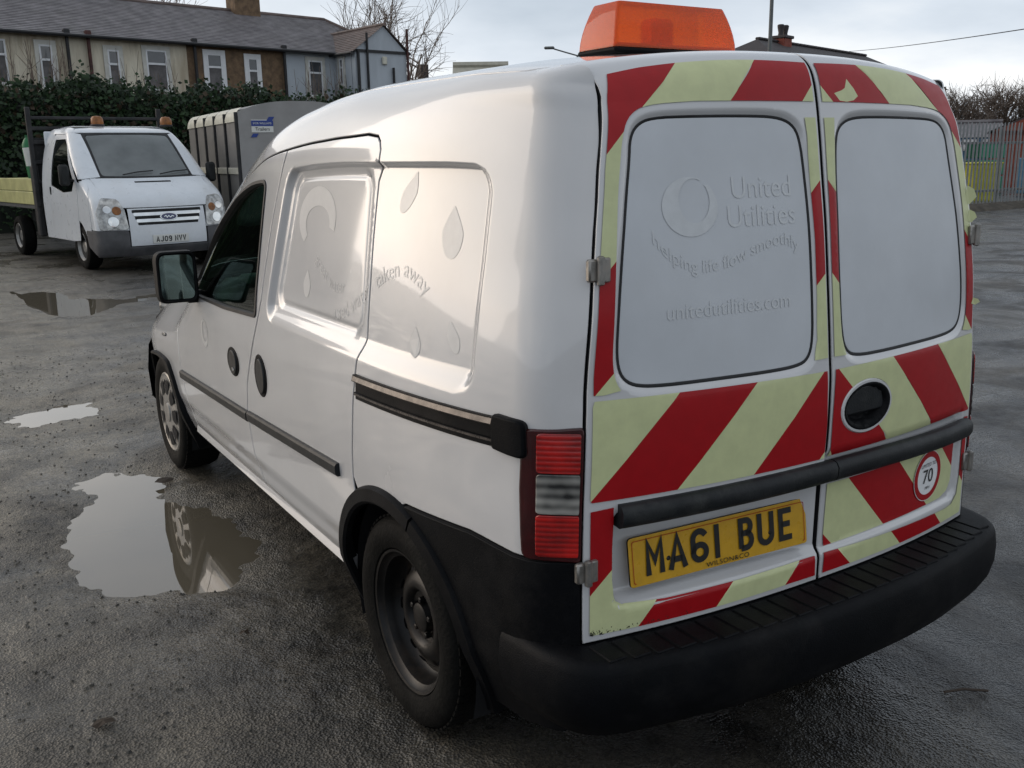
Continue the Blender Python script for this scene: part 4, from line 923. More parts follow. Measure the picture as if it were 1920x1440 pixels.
mat('stone_grit', (.12,.11,.09), .5, col2=(.015,.015,.015), vscale=25)
gx_ = np.concatenate([RNG.uniform(-2.3,2.7,1800), RNG.uniform(-2.3,-.3,5200)]); gy_ = .3+7*RNG.random(7000)**1.4
ok = ~((np.abs(gx_) < .9) & (gy_ > .1) & (gy_ < 4.3)) & ~((gx_ > .9) & (gy_ < 2.2)); gp = np.stack([gx_, gy_],-1)[ok]; gz = ground_z(gp); wetk = gz > -.013
b = MB()
for (x, y), z in zip(gp[wetk], gz[wetk]):
    r = .002+.007*random.random()**3; a = random.random()*6; m5 = 5
    v = [(x+r*cos(a+j*1.257)*(.7+.6*random.random()), y+r*sin(a+j*1.257)*(.7+.6*random.random()), z-.002) for j in range(5)]+[(x+r*.5*cos(a+j*1.257+.4), y+r*.5*sin(a+j*1.257+.4), z+r*.75) for j in range(5)]
    b.add(v, [(j,(j+1) % 5,5+(j+1) % 5,5+j) for j in range(5)]+[(5,6,7,8,9)])
o = b.build('loose_grit', 'stone_grit', fix=False); tag(o, 'small loose stones and grit scattered on the wet tarmac', 'grit', kind='stuff')
# ------------------------------------------------------------------ the drop-side truck
mat('truck_white', (.68,.71,.74), .3, coat=.5, var=.05, dirt=.35, dirtcol=(.33,.31,.27), dscale=3)
mat('cream_panel', (.52,.50,.22), .55, var=.12, vscale=4, dirt=.5, dirtcol=(.25,.22,.12), dscale=5)
mat('dark_steel', (.025,.026,.028), .6, var=.3, dirt=.4, dirtcol=(.08,.06,.05))
mat('truck_bumper', (.10,.10,.105), .6, var=.2, dirt=.4)
mat('lamp_glass', (.62,.62,.60), .12, coat=1, var=.35, vscale=12, metal=.3)
mat('badge_blue', (.01,.02,.10), .2, coat=1)
mat('plate_white', (.70,.70,.66), .4, var=.05, dirt=.3)
mat('amber_old', (.35,.13,.03), .4, var=.3, vscale=12)
mat('bed_plank', (.13,.13,.13), .8, var=.3, stretch=(1,6,1))
mat('bottle_green', (.01,.16,.05), .4, var=.2)
glassmat('truck_glass', (.16,.20,.19), 1.4)
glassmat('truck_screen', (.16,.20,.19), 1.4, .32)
mat('cab_dark', (.02,.022,.022), .8, var=.3)
TRK = thing('dropside_truck', 'white drop-side truck with cream side board parked by the hedge', 'truck', (1.31,14.07,0), radians(9))
YF = pch([.20,.28,.35,.45,.60,.75,.88,.98,1.05,1.12,1.20,1.27,1.32,1.95,2.00,2.03,2.05,2.058],[-.84,-.90,-.935,-.945,-.94,-.925,-.90,-.86,-.79,-.68,-.54,-.42,-.36,.36,.44,.54,.70,.95])
WF = pch([.2,.4,.9,1.15,1.35,1.95,2.0,2.03,2.058],[.95,.975,.985,.975,.955,.80,.765,.73,.66])
def TR(u, z):
    """cab skin: u runs round the plan from the centre of the nose, z is height"""
    u = np.asarray(u, float); z = np.asarray(z, float); u, z = np.broadcast_arrays(u, z); w = WF(z); r = .17; a = np.abs(u); f = w-r; q = np.clip((a-f)/(r*pi/2),0,1)*pi/2
    yb = YF(z)+.10*np.clip(a/f,0,1)**2.4
    yc = YF(z)+.10
    x = np.where(a < f, a, f+r*np.sin(q)); y = np.where(a < f, yb, yc+r*(1-np.cos(q))+np.maximum(0, a-f-r*pi/2))
    return np.stack([np.sign(u)*x+(u == 0)*0, y, z],-1)
def tpan(nm, poly, m_, par, off=0, g=.06, depth=.02, ring=True, **k): return panel(nm, poly, TR, m_, par, 1, g=g, off=off, ring=ring, depth=depth, fil=.005, **k)
def ub(y, z):
    y = max(y, float(YF(z))+.12)
    return float(WF(z)-.17+.17*pi/2+(y-(float(YF(z))+.27)))          # u of a point on the flank at y
WSC = [(-.66,1.34),(-.62,1.93),(-.3,1.945),(.3,1.945),(.62,1.93),(.66,1.34),(.3,1.325),(-.3,1.325)]
def flank(sx, pts): return [(sx*ub(y, z), z) for y, z in resample(np.array(pts, float), .05)]
for nm, poly in (('bonnet', [(-.80,.90),(-.83,1.31),(-.3,1.30),(.3,1.30),(.83,1.31),(.80,.90),(.3,.895),(-.3,.895)]), ('nose', [(-.56,.36),(-.56,.885),(.56,.885),(.56,.36)]), ('roof_front', [(-.90,1.965),(-.84,2.05),(.84,2.05),(.90,1.965)])):
    tpan(nm, inset(np.array(poly), .004), 'truck_white', TRK)
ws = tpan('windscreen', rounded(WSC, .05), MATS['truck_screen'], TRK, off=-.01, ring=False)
tpan('screen_surround', rounded(inset(np.array(WSC), -.05), .05), 'rubber_black', TRK, holes=[rounded(WSC, .05)], off=-.004, g=.05)
for sx in (-1,1):
    tpan('pillar', np.array([(sx*.69,1.33),(sx*.66,1.94),(sx*.74,1.96),(sx*.99,1.94),(sx*1.02,1.30)])[::sx], 'truck_white', TRK)
    dw = flank(sx, [(.02,1.25),(.30,1.55),(.52,1.88),(1.08,1.88),(1.10,1.20),(.55,1.10),(.12,1.12)])
    door = flank(sx, [(-.02,.42),(.25,.40),(1.2,.40),(1.2,1.94),(.50,1.94),(.25,1.60),(-.10,1.27),(-.10,.90)])
    wing = flank(sx, [(-.08,1.30),(-.42,1.25),(-.62,1.05),(-.66,.64),(-.42,.60),(-.34,.64),(-.2,.74),(0,.78),(.2,.74),(.34,.62),(.02,.48)])
    fl_ = resample(np.array([(.46,1.955),(1.3,1.975),(1.3,.42),(.40,.42),(.34,.52),(.22,.66),(0,.72),(-.22,.66),(-.36,.52),(-.55,.62)]), .06)[:-9]
    tpan('cab_frame', np.array([(sx*.62,.62),(sx*.64,1.0),(sx*.80,1.28),(sx*.735,1.34),(sx*.71,1.95)]+[(sx*ub(y,z), z) for y, z in fl_]), 'truck_white', TRK, holes=[dw], off=-.010, g=.07)
    dd = tpan('cab_door', inset(np.array(door), .005), 'truck_white', TRK, holes=[dw])
    tpan('door_glass', dw, MATS['truck_glass'], dd, off=-.012, ring=False); b = MB(); q = TR(sx*ub(1.12,1.12), 1.12); b.box(q, (.03,.03,.12), bev=.01); b.build('door_handle', 'cab_dark', dd)
    wing2 = [(-.09,1.28),(-.42,1.22),(-.56,1.05),(-.60,.66),(-.40,.62)]+[(.385*cos(radians(a)), .33+.385*sin(radians(a))) for a in range(150,25,-15)]+[(.36,.44),(-.02+.0,.44)][:1]
    tpan('front_wing', inset(np.array(flank(sx, [(-.11,1.26),(-.11,.90),(-.035,.44),(.36,.42)][:3]+[(.36,.44)][:0]+[(.30,.57),(.15,.70),(0,.725),(-.15,.70),(-.30,.57),(-.385,.42),(-.50,.44),(-.58,.64),(-.56,1.05),(-.42,1.22)])), .004), 'truck_white', TRK)
    tpan('rear_cab_panel', inset(np.array(flank(sx, [(1.2,.40),(1.55,.40),(1.55,1.97),(1.2,1.97)])), .004), 'truck_white', TRK)
    tpan('cant_rail', inset(np.array(flank(sx, [(.50,1.945),(1.55,1.975),(1.55,2.045),(.62,2.045)])), .002), 'truck_white', TRK)
    tpan('lamp_surround', [(sx*.57,.59),(sx*.60,.88),(sx*.79,.89),(sx*.81,1.29),(sx*1.03,1.27),(sx*1.14,1.0),(sx*1.16,.60)], 'truck_white', TRK, off=-.004)
    hl = tpan('headlamp', rounded([(sx*.575,.60),(sx*.60,.86),(sx*.66,1.02),(sx*.86,1.04),(sx*.98,.84),(sx*.95,.60)], .04), 'lamp_glass', TRK, off=.006)
    for (cu, cz, r, m_) in ((.70,.86,.055,'amber_old'),(.82,.88,.05,'chrome'),(.76,.71,.07,'chrome')):
        tpan('reflector', ellipse(sx*cu, cz, r, r, 18), m_, hl, off=.010, depth=.004)
    tpan('bumper_corner', rounded([(sx*.58,.24),(sx*.58,.58),(sx*1.05,.585),(sx*1.38,.58),(sx*1.34,.36),(sx*1.0,.24)], .03), 'truck_bumper', TRK, off=.012)
    b = MB(); b.box((sx*1.10,-.02,1.36), (.14,.10,.30), bev=.03); b.tube([(sx*.96,.02,1.28),(sx*1.08,0,1.30)], .02); b.build('door_mirror', 'cab_dark', TRK, smooth=40)
tpan('lower_bumper', [(-1.0,.22),(-1.0,.345),(1.0,.345),(1.0,.22)], 'truck_bumper', TRK, off=.004)
for z0, z1, m_ in ((.825,.862,'cab_dark'),(.780,.822,'chrome'),(.735,.776,'cab_dark'),(.690,.732,'chrome'),(.655,.686,'cab_dark')):
    k = .50-(.86-z1)*.35; tpan('grille_bar', rbox(-k,k,z0,z1,.01), m_, TRK, off=.006 if m_ == 'chrome' else .003, depth=.008)
bd = tpan('badge', ellipse(0,.755,.125,.052,28), 'chrome', TRK, off=.014, depth=.012); tpan('badge_face', ellipse(0,.755,.108,.041,28), 'badge_blue', bd, off=.017, depth=.004)
b = MB(); cv = [(-.07,.0),(-.045,.016),(-.03,-.012),(-.005,.012),(.02,-.010),(.045,.010),(.07,.0)]; v, f = stroke(cv, .010); b.add([TR(p[0], .755+p[1])+np.array([0,-.021,0]) for p in v], f); b.build('badge_script', 'chrome', bd, fix=False)
tpan('bonnet_vent', rbox(-.27,.27,1.235,1.262,.01), 'cab_dark', TRK, off=.004, depth=.006)
q0 = TR(0., .44); pl = tpan('number_plate', rbox(-.26,.26,.388,.498,.01), 'plate_white', TRK, off=.010, depth=.008)
for q in plate_text('AJ09 NVV', lambda a, b_: TR(a*.98, .443+b_)+np.array([0,-.0125,0])): q.build('plate_character', 'ink_black', pl, fix=False)
for x0 in (-.38, .16):
    b = MB(); b.tube([TR(x0, 1.35)+np.array([0,-.03,0]), TR(x0+.22, 1.385)+np.array([0,-.03,0]), TR(x0+.46, 1.40)+np.array([0,-.03,0])], .009, 6); b.build('wiper', 'rubber_black', TRK)
b = MB(); b.add([(-.66,.72,2.052),(.66,.72,2.052),(.62,1.54,2.052),(-.62,1.54,2.052),(-.60,.95,2.075),(.60,.95,2.075),(.56,1.45,2.075),(-.56,1.45,2.075)], [(0,1,5,4),(1,2,6,5),(2,3,7,6),(3,0,4,7),(4,5,6,7)]); b.build('cab_roof', 'truck_white', TRK, smooth=60)
b = MB(); b.box((0,1.545,1.2), (1.72,.03,1.62), bev=.02); b.build('cab_back', 'truck_white', TRK)
b = MB(); b.box((0,.95,.95), (1.6,.5,.5), bev=.1); b.box((0,.15,1.12), (1.6,.35,.25), bev=.08); b.box((-.45,1.05,1.45), (.5,.16,.5), bev=.06); b.box((.45,1.05,1.45), (.5,.16,.5), bev=.06); b.build('cab_interior', 'cab_dark', TRK)
b = MB(); b.box((0,-.1,.46), (1.5,1.3,.42), bev=.05); b.box((0,2.5,.62), (.9,3.6,.22), bev=.03); b.build('chassis', 'cab_dark', TRK)
for sx in (-1,1):
    for yy in (0, 3.3):
        w = bpy.data.objects.new('wheel', None); link(w, TRK); w.location = (sx*.86, yy, .335); w.rotation_euler = (0,0,0 if sx < 0 else pi)
        b = MB(); b.lathe([(-.085,.21),(-.105,.23),(-.110,.28),(-.095,.315),(-.06,.333),(.06,.333),(.10,.30),(.10,.22)], 40, cap=False); b.build('tyre', 'tyre', w, smooth=30)
        b = MB(); b.lathe([(-.09,.212),(-.10,.205),(-.08,.19),(-.03,.17),(-.02,.13),(-.06,.09),(-.07,.05),(-.07,.001)], 32, cap=False); b.build('rim', 'wheel_trim', w, smooth=40)
        b = MB(); b.lathe([(-.05,.0),(-.06,.20)], 24); b.build('hub_backing', 'cab_dark', w)
bed = bpy.data.objects.new('load_bed', None); link(bed, TRK)
b = MB(); b.box((0,3.35,.86), (2.02,3.3,.08), bev=.01); b.build('floor', 'bed_plank', bed)
for sx in (-1,1):
    for k in range(2):
        b = MB(); b.box((sx*1.02,3.35,.99+.21*k), (.03,3.28,.20), bev=.008); b.build('side_board', 'cream_panel', bed)
b = MB(); b.box((0,5.0,1.08), (2.02,.03,.40), bev=.01); b.build('tail_board', 'cream_panel', bed)
hb = bpy.data.objects.new('headboard', None); link(hb, TRK); hb.location = (0,1.68,0)
for sx in (-1.02, 1.02): b = MB(); b.box((sx,0,1.62), (.07,.06,1.52), bev=.01); b.build('post', 'dark_steel', hb)
for z in (.95, 1.25, 1.55, 1.85, 2.06, 2.22): b = MB(); b.box((0,0,z), (2.0,.05,.06 if z < 2.2 else .05), bev=.01); b.build('rail', 'dark_steel', hb)
b = MB(); b.box((0,.035,1.42), (1.96,.01,1.0)); b.build('mesh_panel', 'dark_steel', hb)
b = MB(); b.box((-1.0,1.75,.95), (.10,.18,1.1), bev=.02); b.build('tail_guard', 'dark_steel', TRK)
for x0 in (-.22, .86):
    bk = thing('amber_beacon', 'old amber beacon on the truck roof, '+('above the windscreen' if x0 < 0 else 'beside the livestock trailer'), 'beacon', group='old amber beacons on the truck roof')
    p = Matrix.Rotation(radians(9),4,'Z') @ Vector((x0,.98,0)); bk.location = (1.31+p.x, 14.07+p.y, 2.072)
    b = MB(); b.lathe([(0,.10),(.02,.105),(.03,.095)], 20, axis='z'); b.build('base', 'dark_steel', bk, smooth=True)
    b = MB(); b.lathe([(.03,.09),(.06,.094),(.12,.085),(.15,.06),(.158,.001)], 20, axis='z', cap=False); b.build('dome', 'amber_old', bk, smooth=True)
gb = thing('gas_bottle', 'green round-topped gas bottle with white label standing on the truck bed', 'gas bottle'); p = Matrix.Rotation(radians(9),4,'Z') @ Vector((-.62,3.0,0)); gb.location = (1.31+p.x, 14.07+p.y, .90); gb.rotation_euler = (0,radians(-5),0)
b = MB(); b.lathe([(0,.10),(.01,.115),(.86,.115),(.96,.10),(1.03,.06),(1.06,.03),(1.10,.03)], 24, axis='z'); b.build('cylinder', 'bottle_green', gb, smooth=True)
b = MB(); n = 8; b.add([(.117*cos(radians(200+k*8)), .117*sin(radians(200+k*8)), z) for z in (.60,.90) for k in range(n+1)], [(k,k+1,n+2+k,n+1+k) for k in range(n)]); b.build('label_strip', 'plate_white', gb, fix=False)

# ------------------------------------------------------------------ livestock trailer
mat('alu_grey', (.30,.29,.28), .45, metal=.35, var=.12, vscale=3, dirt=.35, dirtcol=(.20,.18,.16))
mat('alu_dull', (.33,.32,.31), .55, var=.1, vscale=2, dirt=.3, dirtcol=(.24,.22,.20))
mat('cream_and_gleam', (.62,.60,.50), .45, var=.12, vscale=6)
mat('sign_blue', (.02,.05,.25), .4, var=.05)
TL = thing('livestock_trailer', 'grey aluminium livestock trailer with ribbed side and blue maker sign', 'trailer', (2.72,13.62,0), radians(-3))
TW, TLn, TH = 1.9, 3.7, 2.24                                    # width, length, eaves height
def roofz(x): k = (x/TW-.5)*2; return TH+.17*(1-abs(k)**2.6)*1.0
b = MB(); pr = [(0,.45)]+[(0.0,TH)]+[(TW*q, roofz(TW*q)) for q in np.linspace(.02,.98,24)]+[(TW,TH),(TW,.45)]
b.prism(pr, lambda p: (p[0],0,p[1]), lambda p: (p[0],.04,p[1])); b.build('front_panel', 'alu_dull', TL)
b = MB(); pr = [(TW*q, roofz(TW*q)) for q in np.linspace(0,1,26)]; n = 26
b.add([(p[0],y,p[1]) for y in (.04,TLn) for p in pr], [(k,k+1,n+k+1,n+k) for k in range(n-1)]); b.build('roof', 'alu_grey', TL, smooth=True)
npan = 5; pw = TLn/npan
for sx, x0 in ((-1,0),(1,TW)):
    for k in range(npan):
        y0 = .04+k*pw
        b = MB(); b.box((x0,y0+pw/2,(.45+TH-.12)/2), (.03,pw-.05,TH-.57), bev=.006); b.build('side_panel', 'alu_grey', TL)
        b = MB(); ang = np.linspace(0,pi/2,7); cs = [(x0+sx*(.035-.16*(1-cos(a))), TH-.14+.22*sin(a)) for a in ang]
        vs = [(c[0],yy,c[1]) for yy in (y0+.03,y0+pw-.03) for c in cs]; b.add(vs, [(j,j+1,8+j,7+j) for j in range(6)]); b.build('roof_bulge', 'cream_and_gleam', TL, smooth=True)  # cream colour stands in for light reflected off the curved aluminium tops
        b = MB(); b.box((x0+sx*.02,y0,(.45+TH)/2), (.06,.045,TH-.45), bev=.008); b.build('rib', 'dark_steel', TL)
    b = MB(); b.box((x0+sx*.028,TLn/2,1.36), (.02,TLn-.1,.10), bev=.005); b.build('waist_band', 'cream_and_gleam', TL)
    b = MB(); b.box((x0+sx*.03,.35,.78), (.02,.06,.08), bev=.01); b.build('side_marker', 'amber_old', TL)
    b = MB(); b.box((x0+sx*.0,2.0,.55), (.24,1.5,.10), bev=.04); b.build('mudguard', 'dark_steel', TL)
    for yy in (1.55,2.35):
        w = bpy.data.objects.new('wheel', None); link(w, TL); w.location = (x0+sx*.02,yy,.31)
        b = MB(); b.lathe([(-.08,.17),(-.09,.27),(-.05,.31),(.05,.31),(.09,.27),(.08,.17)], 28); b.build('tyre', 'tyre', w, smooth=30)
        b = MB(); b.lathe([(-.095,.16),(-.085,.10),(-.10,.05),(-.10,.001)] if sx < 0 else [(.095,.16),(.085,.10),(.10,.05),(.10,.001)], 20, cap=False); b.build('rim', 'alu_grey', w, smooth=True)
b = MB(); b.box((TW/2,TLn/2,.42), (TW,TLn,.10), bev=.02); b.tube([(.3,.1,.42),(TW/2,-1.2,.42)], .04); b.tube([(TW-.3,.1,.42),(TW/2,-1.2,.42)], .04); b.build('chassis', 'dark_steel', TL)
b = MB(); b.box((TW/2,TLn,1.25), (TW-.02,.04,1.6), bev=.01); b.build('rear_ramp', 'alu_dull', TL)
sgn = bpy.data.objects.new('maker_sign', None); link(sgn, TL); sgn.location = (.36,-.006,2.03)
b = MB(); b.box((0,0,0), (.34,.008,.19), bev=.003); b.build('sign_board', 'plate_white', sgn)
b = MB(); b.add([(-.17,-.006,.0),(.17,-.006,.0),(.17,-.006,.085),(-.17,-.006,.085)], [(0,1,2,3)]); b.build('sign_band', 'sign_blue', sgn, fix=False)
for x0, z0 in ((.11,.105),(-.15,-.145)): b = MB(); b.add([(x0-.04,-.006,z0-.02),(x0+.05,-.006,z0-.02),(x0+.085,-.006,z0+.035),(x0-.0,-.006,z0+.035)], [(0,1,2,3)]); b.build('sign_flash', 'sign_blue', sgn, fix=False)
flat_text('sign_text', 'IFOR WILLIAMS', .042, lambda a, b_: np.array([a, -.008, .028+b_]), 'plate_white', sgn)
flat_text('sign_text', 'Trailers', .072, lambda a, b_: np.array([a, -.008, -.066+b_]), 'ink_black', sgn)

# ------------------------------------------------------------------ terrace of houses behind the hedge
mat('stone_cream', (.72,.67,.54), .85, col2=(.40,.34,.25), vscale=1.6, var=.1, bump=.4, bscale=6, dirt=.85, dirtcol=(.15,.115,.08), dscale=2.6, stretch=(1,1,.18))
mat('stone_brown', (.20,.13,.075), .85, col2=(.10,.065,.04), vscale=5, bump=.5, bscale=12)
mat('render_blue', (.46,.50,.54), .8, var=.08, vscale=2, dirt=.3, dirtcol=(.30,.32,.33), stretch=(1,1,.3))
mat('slate', (.215,.20,.205), .55, col2=(.11,.10,.105), vscale=2.2, dirt=.3, dirtcol=(.10,.10,.07), dscale=.9)
mat('slate_brown', (.17,.125,.11), .6, col2=(.10,.075,.065), vscale=3)
mat('window_white', (.70,.71,.72), .5, var=.05)
mat('surround_pale', (.58,.57,.52), .7, var=.1)
mat('window_pane', (.05,.055,.065), .08, coat=1, var=.3, vscale=1.5)
mat('curtain_grey', (.16,.15,.15), .7, var=.3, vscale=3)
mat('iron_black', (.015,.015,.017), .5, var=.2)
mat('brick_red', (.26,.065,.04), .8, col2=(.17,.045,.03), vscale=8, bump=.3, bscale=20)
mat('pipe_rust', (.09,.03,.025), .6, var=.3)
A0 = np.array([1.54,33.69]); E0 = np.array([.97554,.21982]); N0 = np.array([.21982,-.97554])
TER = thing('terraced_house', 'long low terrace of pale stone houses with slate roof behind the hedge', 'house', (A0[0],A0[1],0), atan2(E0[1],E0[0]))
EV, RZ, RB = 5.6, 7.48, 4.3        # local frame: x along the facade, y away from us
for nm, x0, x1, m_ in (('wall_cream',-15,6.12,'stone_cream'),('wall_brown',6.12,10.04,'stone_brown'),('wall_blue',10.04,15.7,'render_blue')):
    b = MB(); b.box(((x0+x1)/2,.15,EV/2), (x1-x0,.3,EV)); b.build(nm, m_, TER)
b = MB(); b.box((6.1,8.3,EV/2), (19.2,.3,EV)); b.build('back_wall', 'stone_cream', TER)
b = MB(); b.box((-3.4,4.2,EV/2), (.2,8,EV)); b.box((15.7,4.2,EV/2), (.2,8,EV)); b.build('end_wall', 'stone_cream', TER)
# roof slopes in overlapping slate courses
NC = 26
for k in range(NC):
    q0, q1 = k/NC, (k+1)/NC; y0, y1 = -.28+(RB+.28)*q0, -.28+(RB+.28)*q1; z0, z1 = EV-.03+(RZ-EV+.03)*q0, EV-.03+(RZ-EV+.03)*q1; xe0, xe1 = 15.95-1.0*q0, 15.95-1.0*q1
    b = MB(); b.add([(-15.1,y0,z0+.030),(xe0,y0,z0+.030),(xe1,y1+.03,z1+.012),(-15.1,y1+.03,z1+.012),(-15.1,y0,z0),(xe0,y0,z0)], [(0,1,2,3),(4,5,1,0)]); b.build('slate_course', 'slate', TER)
b = MB(); b.add([(-15.1,RB,RZ),(14.95,RB,RZ),(15.95,8.9,EV),(-15.1,8.9,EV)], [(0,1,2,3)]); b.add([(14.95,RB,RZ+.01),(15.95,-.28,EV-.03),(15.95,8.9,EV)], [(0,1,2)]); b.build('roof_back', 'slate', TER)
b = MB(); b.tube([(-15.1,RB,RZ+.02),(14.95,RB,RZ+.02),(15.9,-.2,EV+.02)], .09, 8); b.build('ridge_tiles', 'slate_brown', TER)
b = MB(); b.tube([(-15.1,-.33,EV-.06),(13.0,-.33,EV-.06)], .06, 8); b.build('gutter', 'iron_black', TER)
def window(par, x0, x1, z0, z1, surround=None, y=0, rot=None):
    w = bpy.data.objects.new('window', None); link(w, par); w.location = ((x0+x1)/2, y, (z0+z1)/2)
    if rot: w.rotation_euler = (0,0,rot)
    W_, H_ = x1-x0, z1-z0
    if surround:
        b = MB(); s_ = .14
        for c, d in (((0,-.015,H_/2+s_/2),(W_+2*s_,.05,s_)),((0,-.015,-H_/2-s_/2),(W_+2*s_,.07,s_)),((-W_/2-s_/2,-.015,0),(s_,.05,H_)),((W_/2+s_/2,-.015,0),(s_,.05,H_))): b.box(c, d, bev=.005)
        b.build('stone_surround', surround, w)
    b = MB(); f_ = .055
    for c, d in (((0,-.012,H_/2-f_/2),(W_,.06,f_)),((0,-.012,-H_/2+f_/2),(W_,.06,f_)),((-W_/2+f_/2,-.012,0),(f_,.06,H_-2*f_)),((W_/2-f_/2,-.012,0),(f_,.06,H_-2*f_)),((0,-.016,H_*.16),(W_-2*f_,.06,.07))): b.box(c, d)
    b.build('frame', 'window_white', w)
    for z_a, z_b, m_ in ((H_*.16+.035,H_/2-f_,'window_pane'),(-H_/2+f_,H_*.16-.035,'curtain_grey')):
        b = MB(); b.box((0,-.004,(z_a+z_b)/2), (W_-2*f_,.02,z_b-z_a)); b.build('pane', m_, w)
    b = MB(); b.box((0,-.06,-H_/2-.04), (W_+.2,.16,.06), bev=.01); b.build('sill', 'surround_pale', w)
for x0, x1, z1, sr in ((-.55,.09,5.32,None),(1.08,1.48,5.23,'surround_pale'),(3.27,3.66,5.20,'surround_pale'),(4.60,5.34,5.28,'surround_pale'),(6.86,7.46,5.28,'window_white'),(8.50,8.92,5.22,'window_white'),(11.15,11.78,5.27,'surround_pale')):
    window(TER, x0, x1, z1-1.35, z1, sr)
for x, m_ in ((1.95,'iron_black'),(2.64,'pipe_rust'),(6.37,'iron_black'),(10.02,'iron_black')):
    b = MB(); b.tube([(x,-.14,0),(x,-.14,EV+.15)], .06, 8); b.box((x,-.14,EV+.05), (.2,.18,.2), bev=.03); b.build('downpipe', m_, TER)
def chimney(par, c, w, d, z0, z1, pots, m_='stone_brown'):
    ch = bpy.data.objects.new('chimney', None); link(ch, par); ch.location = (c[0],c[1],0)
    b = MB(); b.box((0,0,(z0+z1)/2), (w,d,z1-z0), bev=.02); b.build('stack', m_, ch)
    b = MB(); b.box((0,0,z1+.04), (w+.14,d+.14,.09), bev=.02); b.build('cap', 'stone_brown', ch)
    for k in range(pots): b = MB(); b.lathe([(z1+.08,.10),(z1+.42,.085),(z1+.46,.11),(z1+.5,.10)], 12, ((k-(pots-1)/2)*w/max(pots,1),0,0), 'z'); b.build('pot', 'brick_red', ch, smooth=True)
chimney(TER, (10.95,4.2), 1.15, .75, 6.6, 8.6, 3)
# annexe with its gable to the yard
def loc2(p): q = np.array(p)-A0; return q@E0, -(q@N0)
ax0, ay0 = loc2((13.86,34.87)); aw = 2.4
ANX = thing('gable_annexe', 'pale blue rendered annexe with gable end at the right of the terrace', 'house', (13.86,34.87,0), atan2(E0[1],E0[0])-radians(4))
b = MB(); ap = 6.56; b.prism([(0,0),(aw,0),(aw,EV),(aw*.56,ap),(0,EV)], lambda p: (p[0],0,p[1]), lambda p: (p[0],.25,p[1])); b.build('gable_wall', 'render_blue', ANX)
b = MB(); b.box((.12,1.5,EV/2), (.24,2.4,EV)); b.build('side_wall', 'render_blue', ANX)
b = MB(); b.box((aw-.12,1.5,EV/2), (.24,2.4,EV)); b.build('far_wall', 'render_blue', ANX)
for k in range(12):
    q0, q1 = k/12, (k+1)/12; X0, X1 = -.18+(aw*.56+.18)*q0, -.18+(aw*.56+.18)*q1; z0, z1 = EV-.10+(ap-EV+.12)*q0, EV-.10+(ap-EV+.12)*q1
    b = MB(); b.add([(X0,-.12,z0+.03),(X0,4.5,z0+.03),(X1+.02,4.5,z1+.015),(X1+.02,-.12,z1+.015),(X0,-.12,z0),(X0,4.5,z0)], [(0,1,2,3),(4,5,1,0)]); b.build('slate_course', 'slate_brown', ANX)
b = MB(); b.add([(aw*.56,-.12,ap+.03),(aw+.2,-.12,EV-.08),(aw+.2,4.5,EV-.08),(aw*.56,4.5,ap+.03)], [(0,1,2,3)]); b.build('far_slope', 'slate_brown', ANX)
b = MB(); b.tube([(aw*.56,-.14,ap+.05),(aw*.56,4.5,ap+.05)], .07, 8); b.build('ridge_tiles', 'slate_brown', ANX)
b = MB(); b.box((aw/2,-.03,EV-.02), (aw+.1,.06,.10)); b.build('string_course', 'iron_black', ANX)
b = MB(); b.tube([(-.2,-.1,EV-.12),(-.2,2.2,EV-.12)], .06, 8); b.build('gutter', 'iron_black', ANX)
for x, z1, m_ in ((.10,EV,'iron_black'),(.52,6.25,'iron_black'),(2.42,6.5,'pipe_rust'),(1.72,5.0,'iron_black')):
    b = MB(); b.tube([(x,-.08,0),(x,-.08,z1)], .05 if x > .2 else .06, 8); b.build('downpipe', m_, ANX)
window(ANX, -.13, .13, 4.35, 5.35, 'surround_pale'); w = [c for c in ANX.children if c.name.startswith('window')][-1]; w.location = (-.004,1.0,4.85); w.rotation_euler = (0,0,radians(-90))
b = MB(); b.box((1.32,-.06,5.25), (.22,.10,.30), bev=.03); b.build('alarm_box', 'cream_and_gleam', ANX)

# ------------------------------------------------------------------ hedge
def leafmat(name, c1, c2):
    m = bpy.data.materials.new(name); m.use_nodes = True; t = m.node_tree; B = t.nodes['Principled BSDF']; g = t.nodes.new('ShaderNodeNewGeometry'); r = t.nodes.new('ShaderNodeValToRGB')
    r.color_ramp.elements[0].color = (*c1,1); r.color_ramp.elements[1].color = (*c2,1); t.links.new(g.outputs['Random Per Island'], r.inputs[0]); t.links.new(r.outputs[0], B.inputs['Base Color']); B.inputs['Roughness'].default_value = .6; B.inputs['Specular IOR Level'].default_value = .3
    MATS[name] = m
leafmat('hedge_leaf', (.006,.014,.006), (.024,.052,.016)); leafmat('hedge_brown', (.03,.02,.012), (.07,.05,.03))
mat('hedge_core', (.006,.010,.005), .95, var=.3)
mat('twig_brown', (.24,.185,.145), .8, var=.3); mat('bark_grey', (.12,.10,.085), .85, var=.3)
HED = thing('hedge', 'tall dark evergreen hedge along the back of the yard', 'hedge')
H0, H1 = np.array([-9.5,22.73]), np.array([23.0,26.79]); hd = (H1-H0)/np.linalg.norm(H1-H0); hn = np.array([hd[1],-hd[0]]); hl = np.linalg.norm(H1-H0)
def htop(q): return 3.20-.20*sm(13,19,q)+.10*sin(q*1.7)+.08*sin(q*4.3+1)+.05*sin(q*9.1)
b = MB(); n = 120; vs = []
for k in range(n+1):
    q = hl*k/n; c = H0+hd*q; tp = htop(q)-.22
    for o_, z in ((.55,0),(.60,1.2),(.45,tp-.25),(0,tp),(-.5,tp-.3),(-.6,0)): vs.append((*(c+hn*o_), z))
b.add(vs, [(k*6+j,(k+1)*6+j,(k+1)*6+j+1,k*6+j+1) for k in range(n) for j in range(5)]); b.build('core', 'hedge_core', HED)
b = MB()
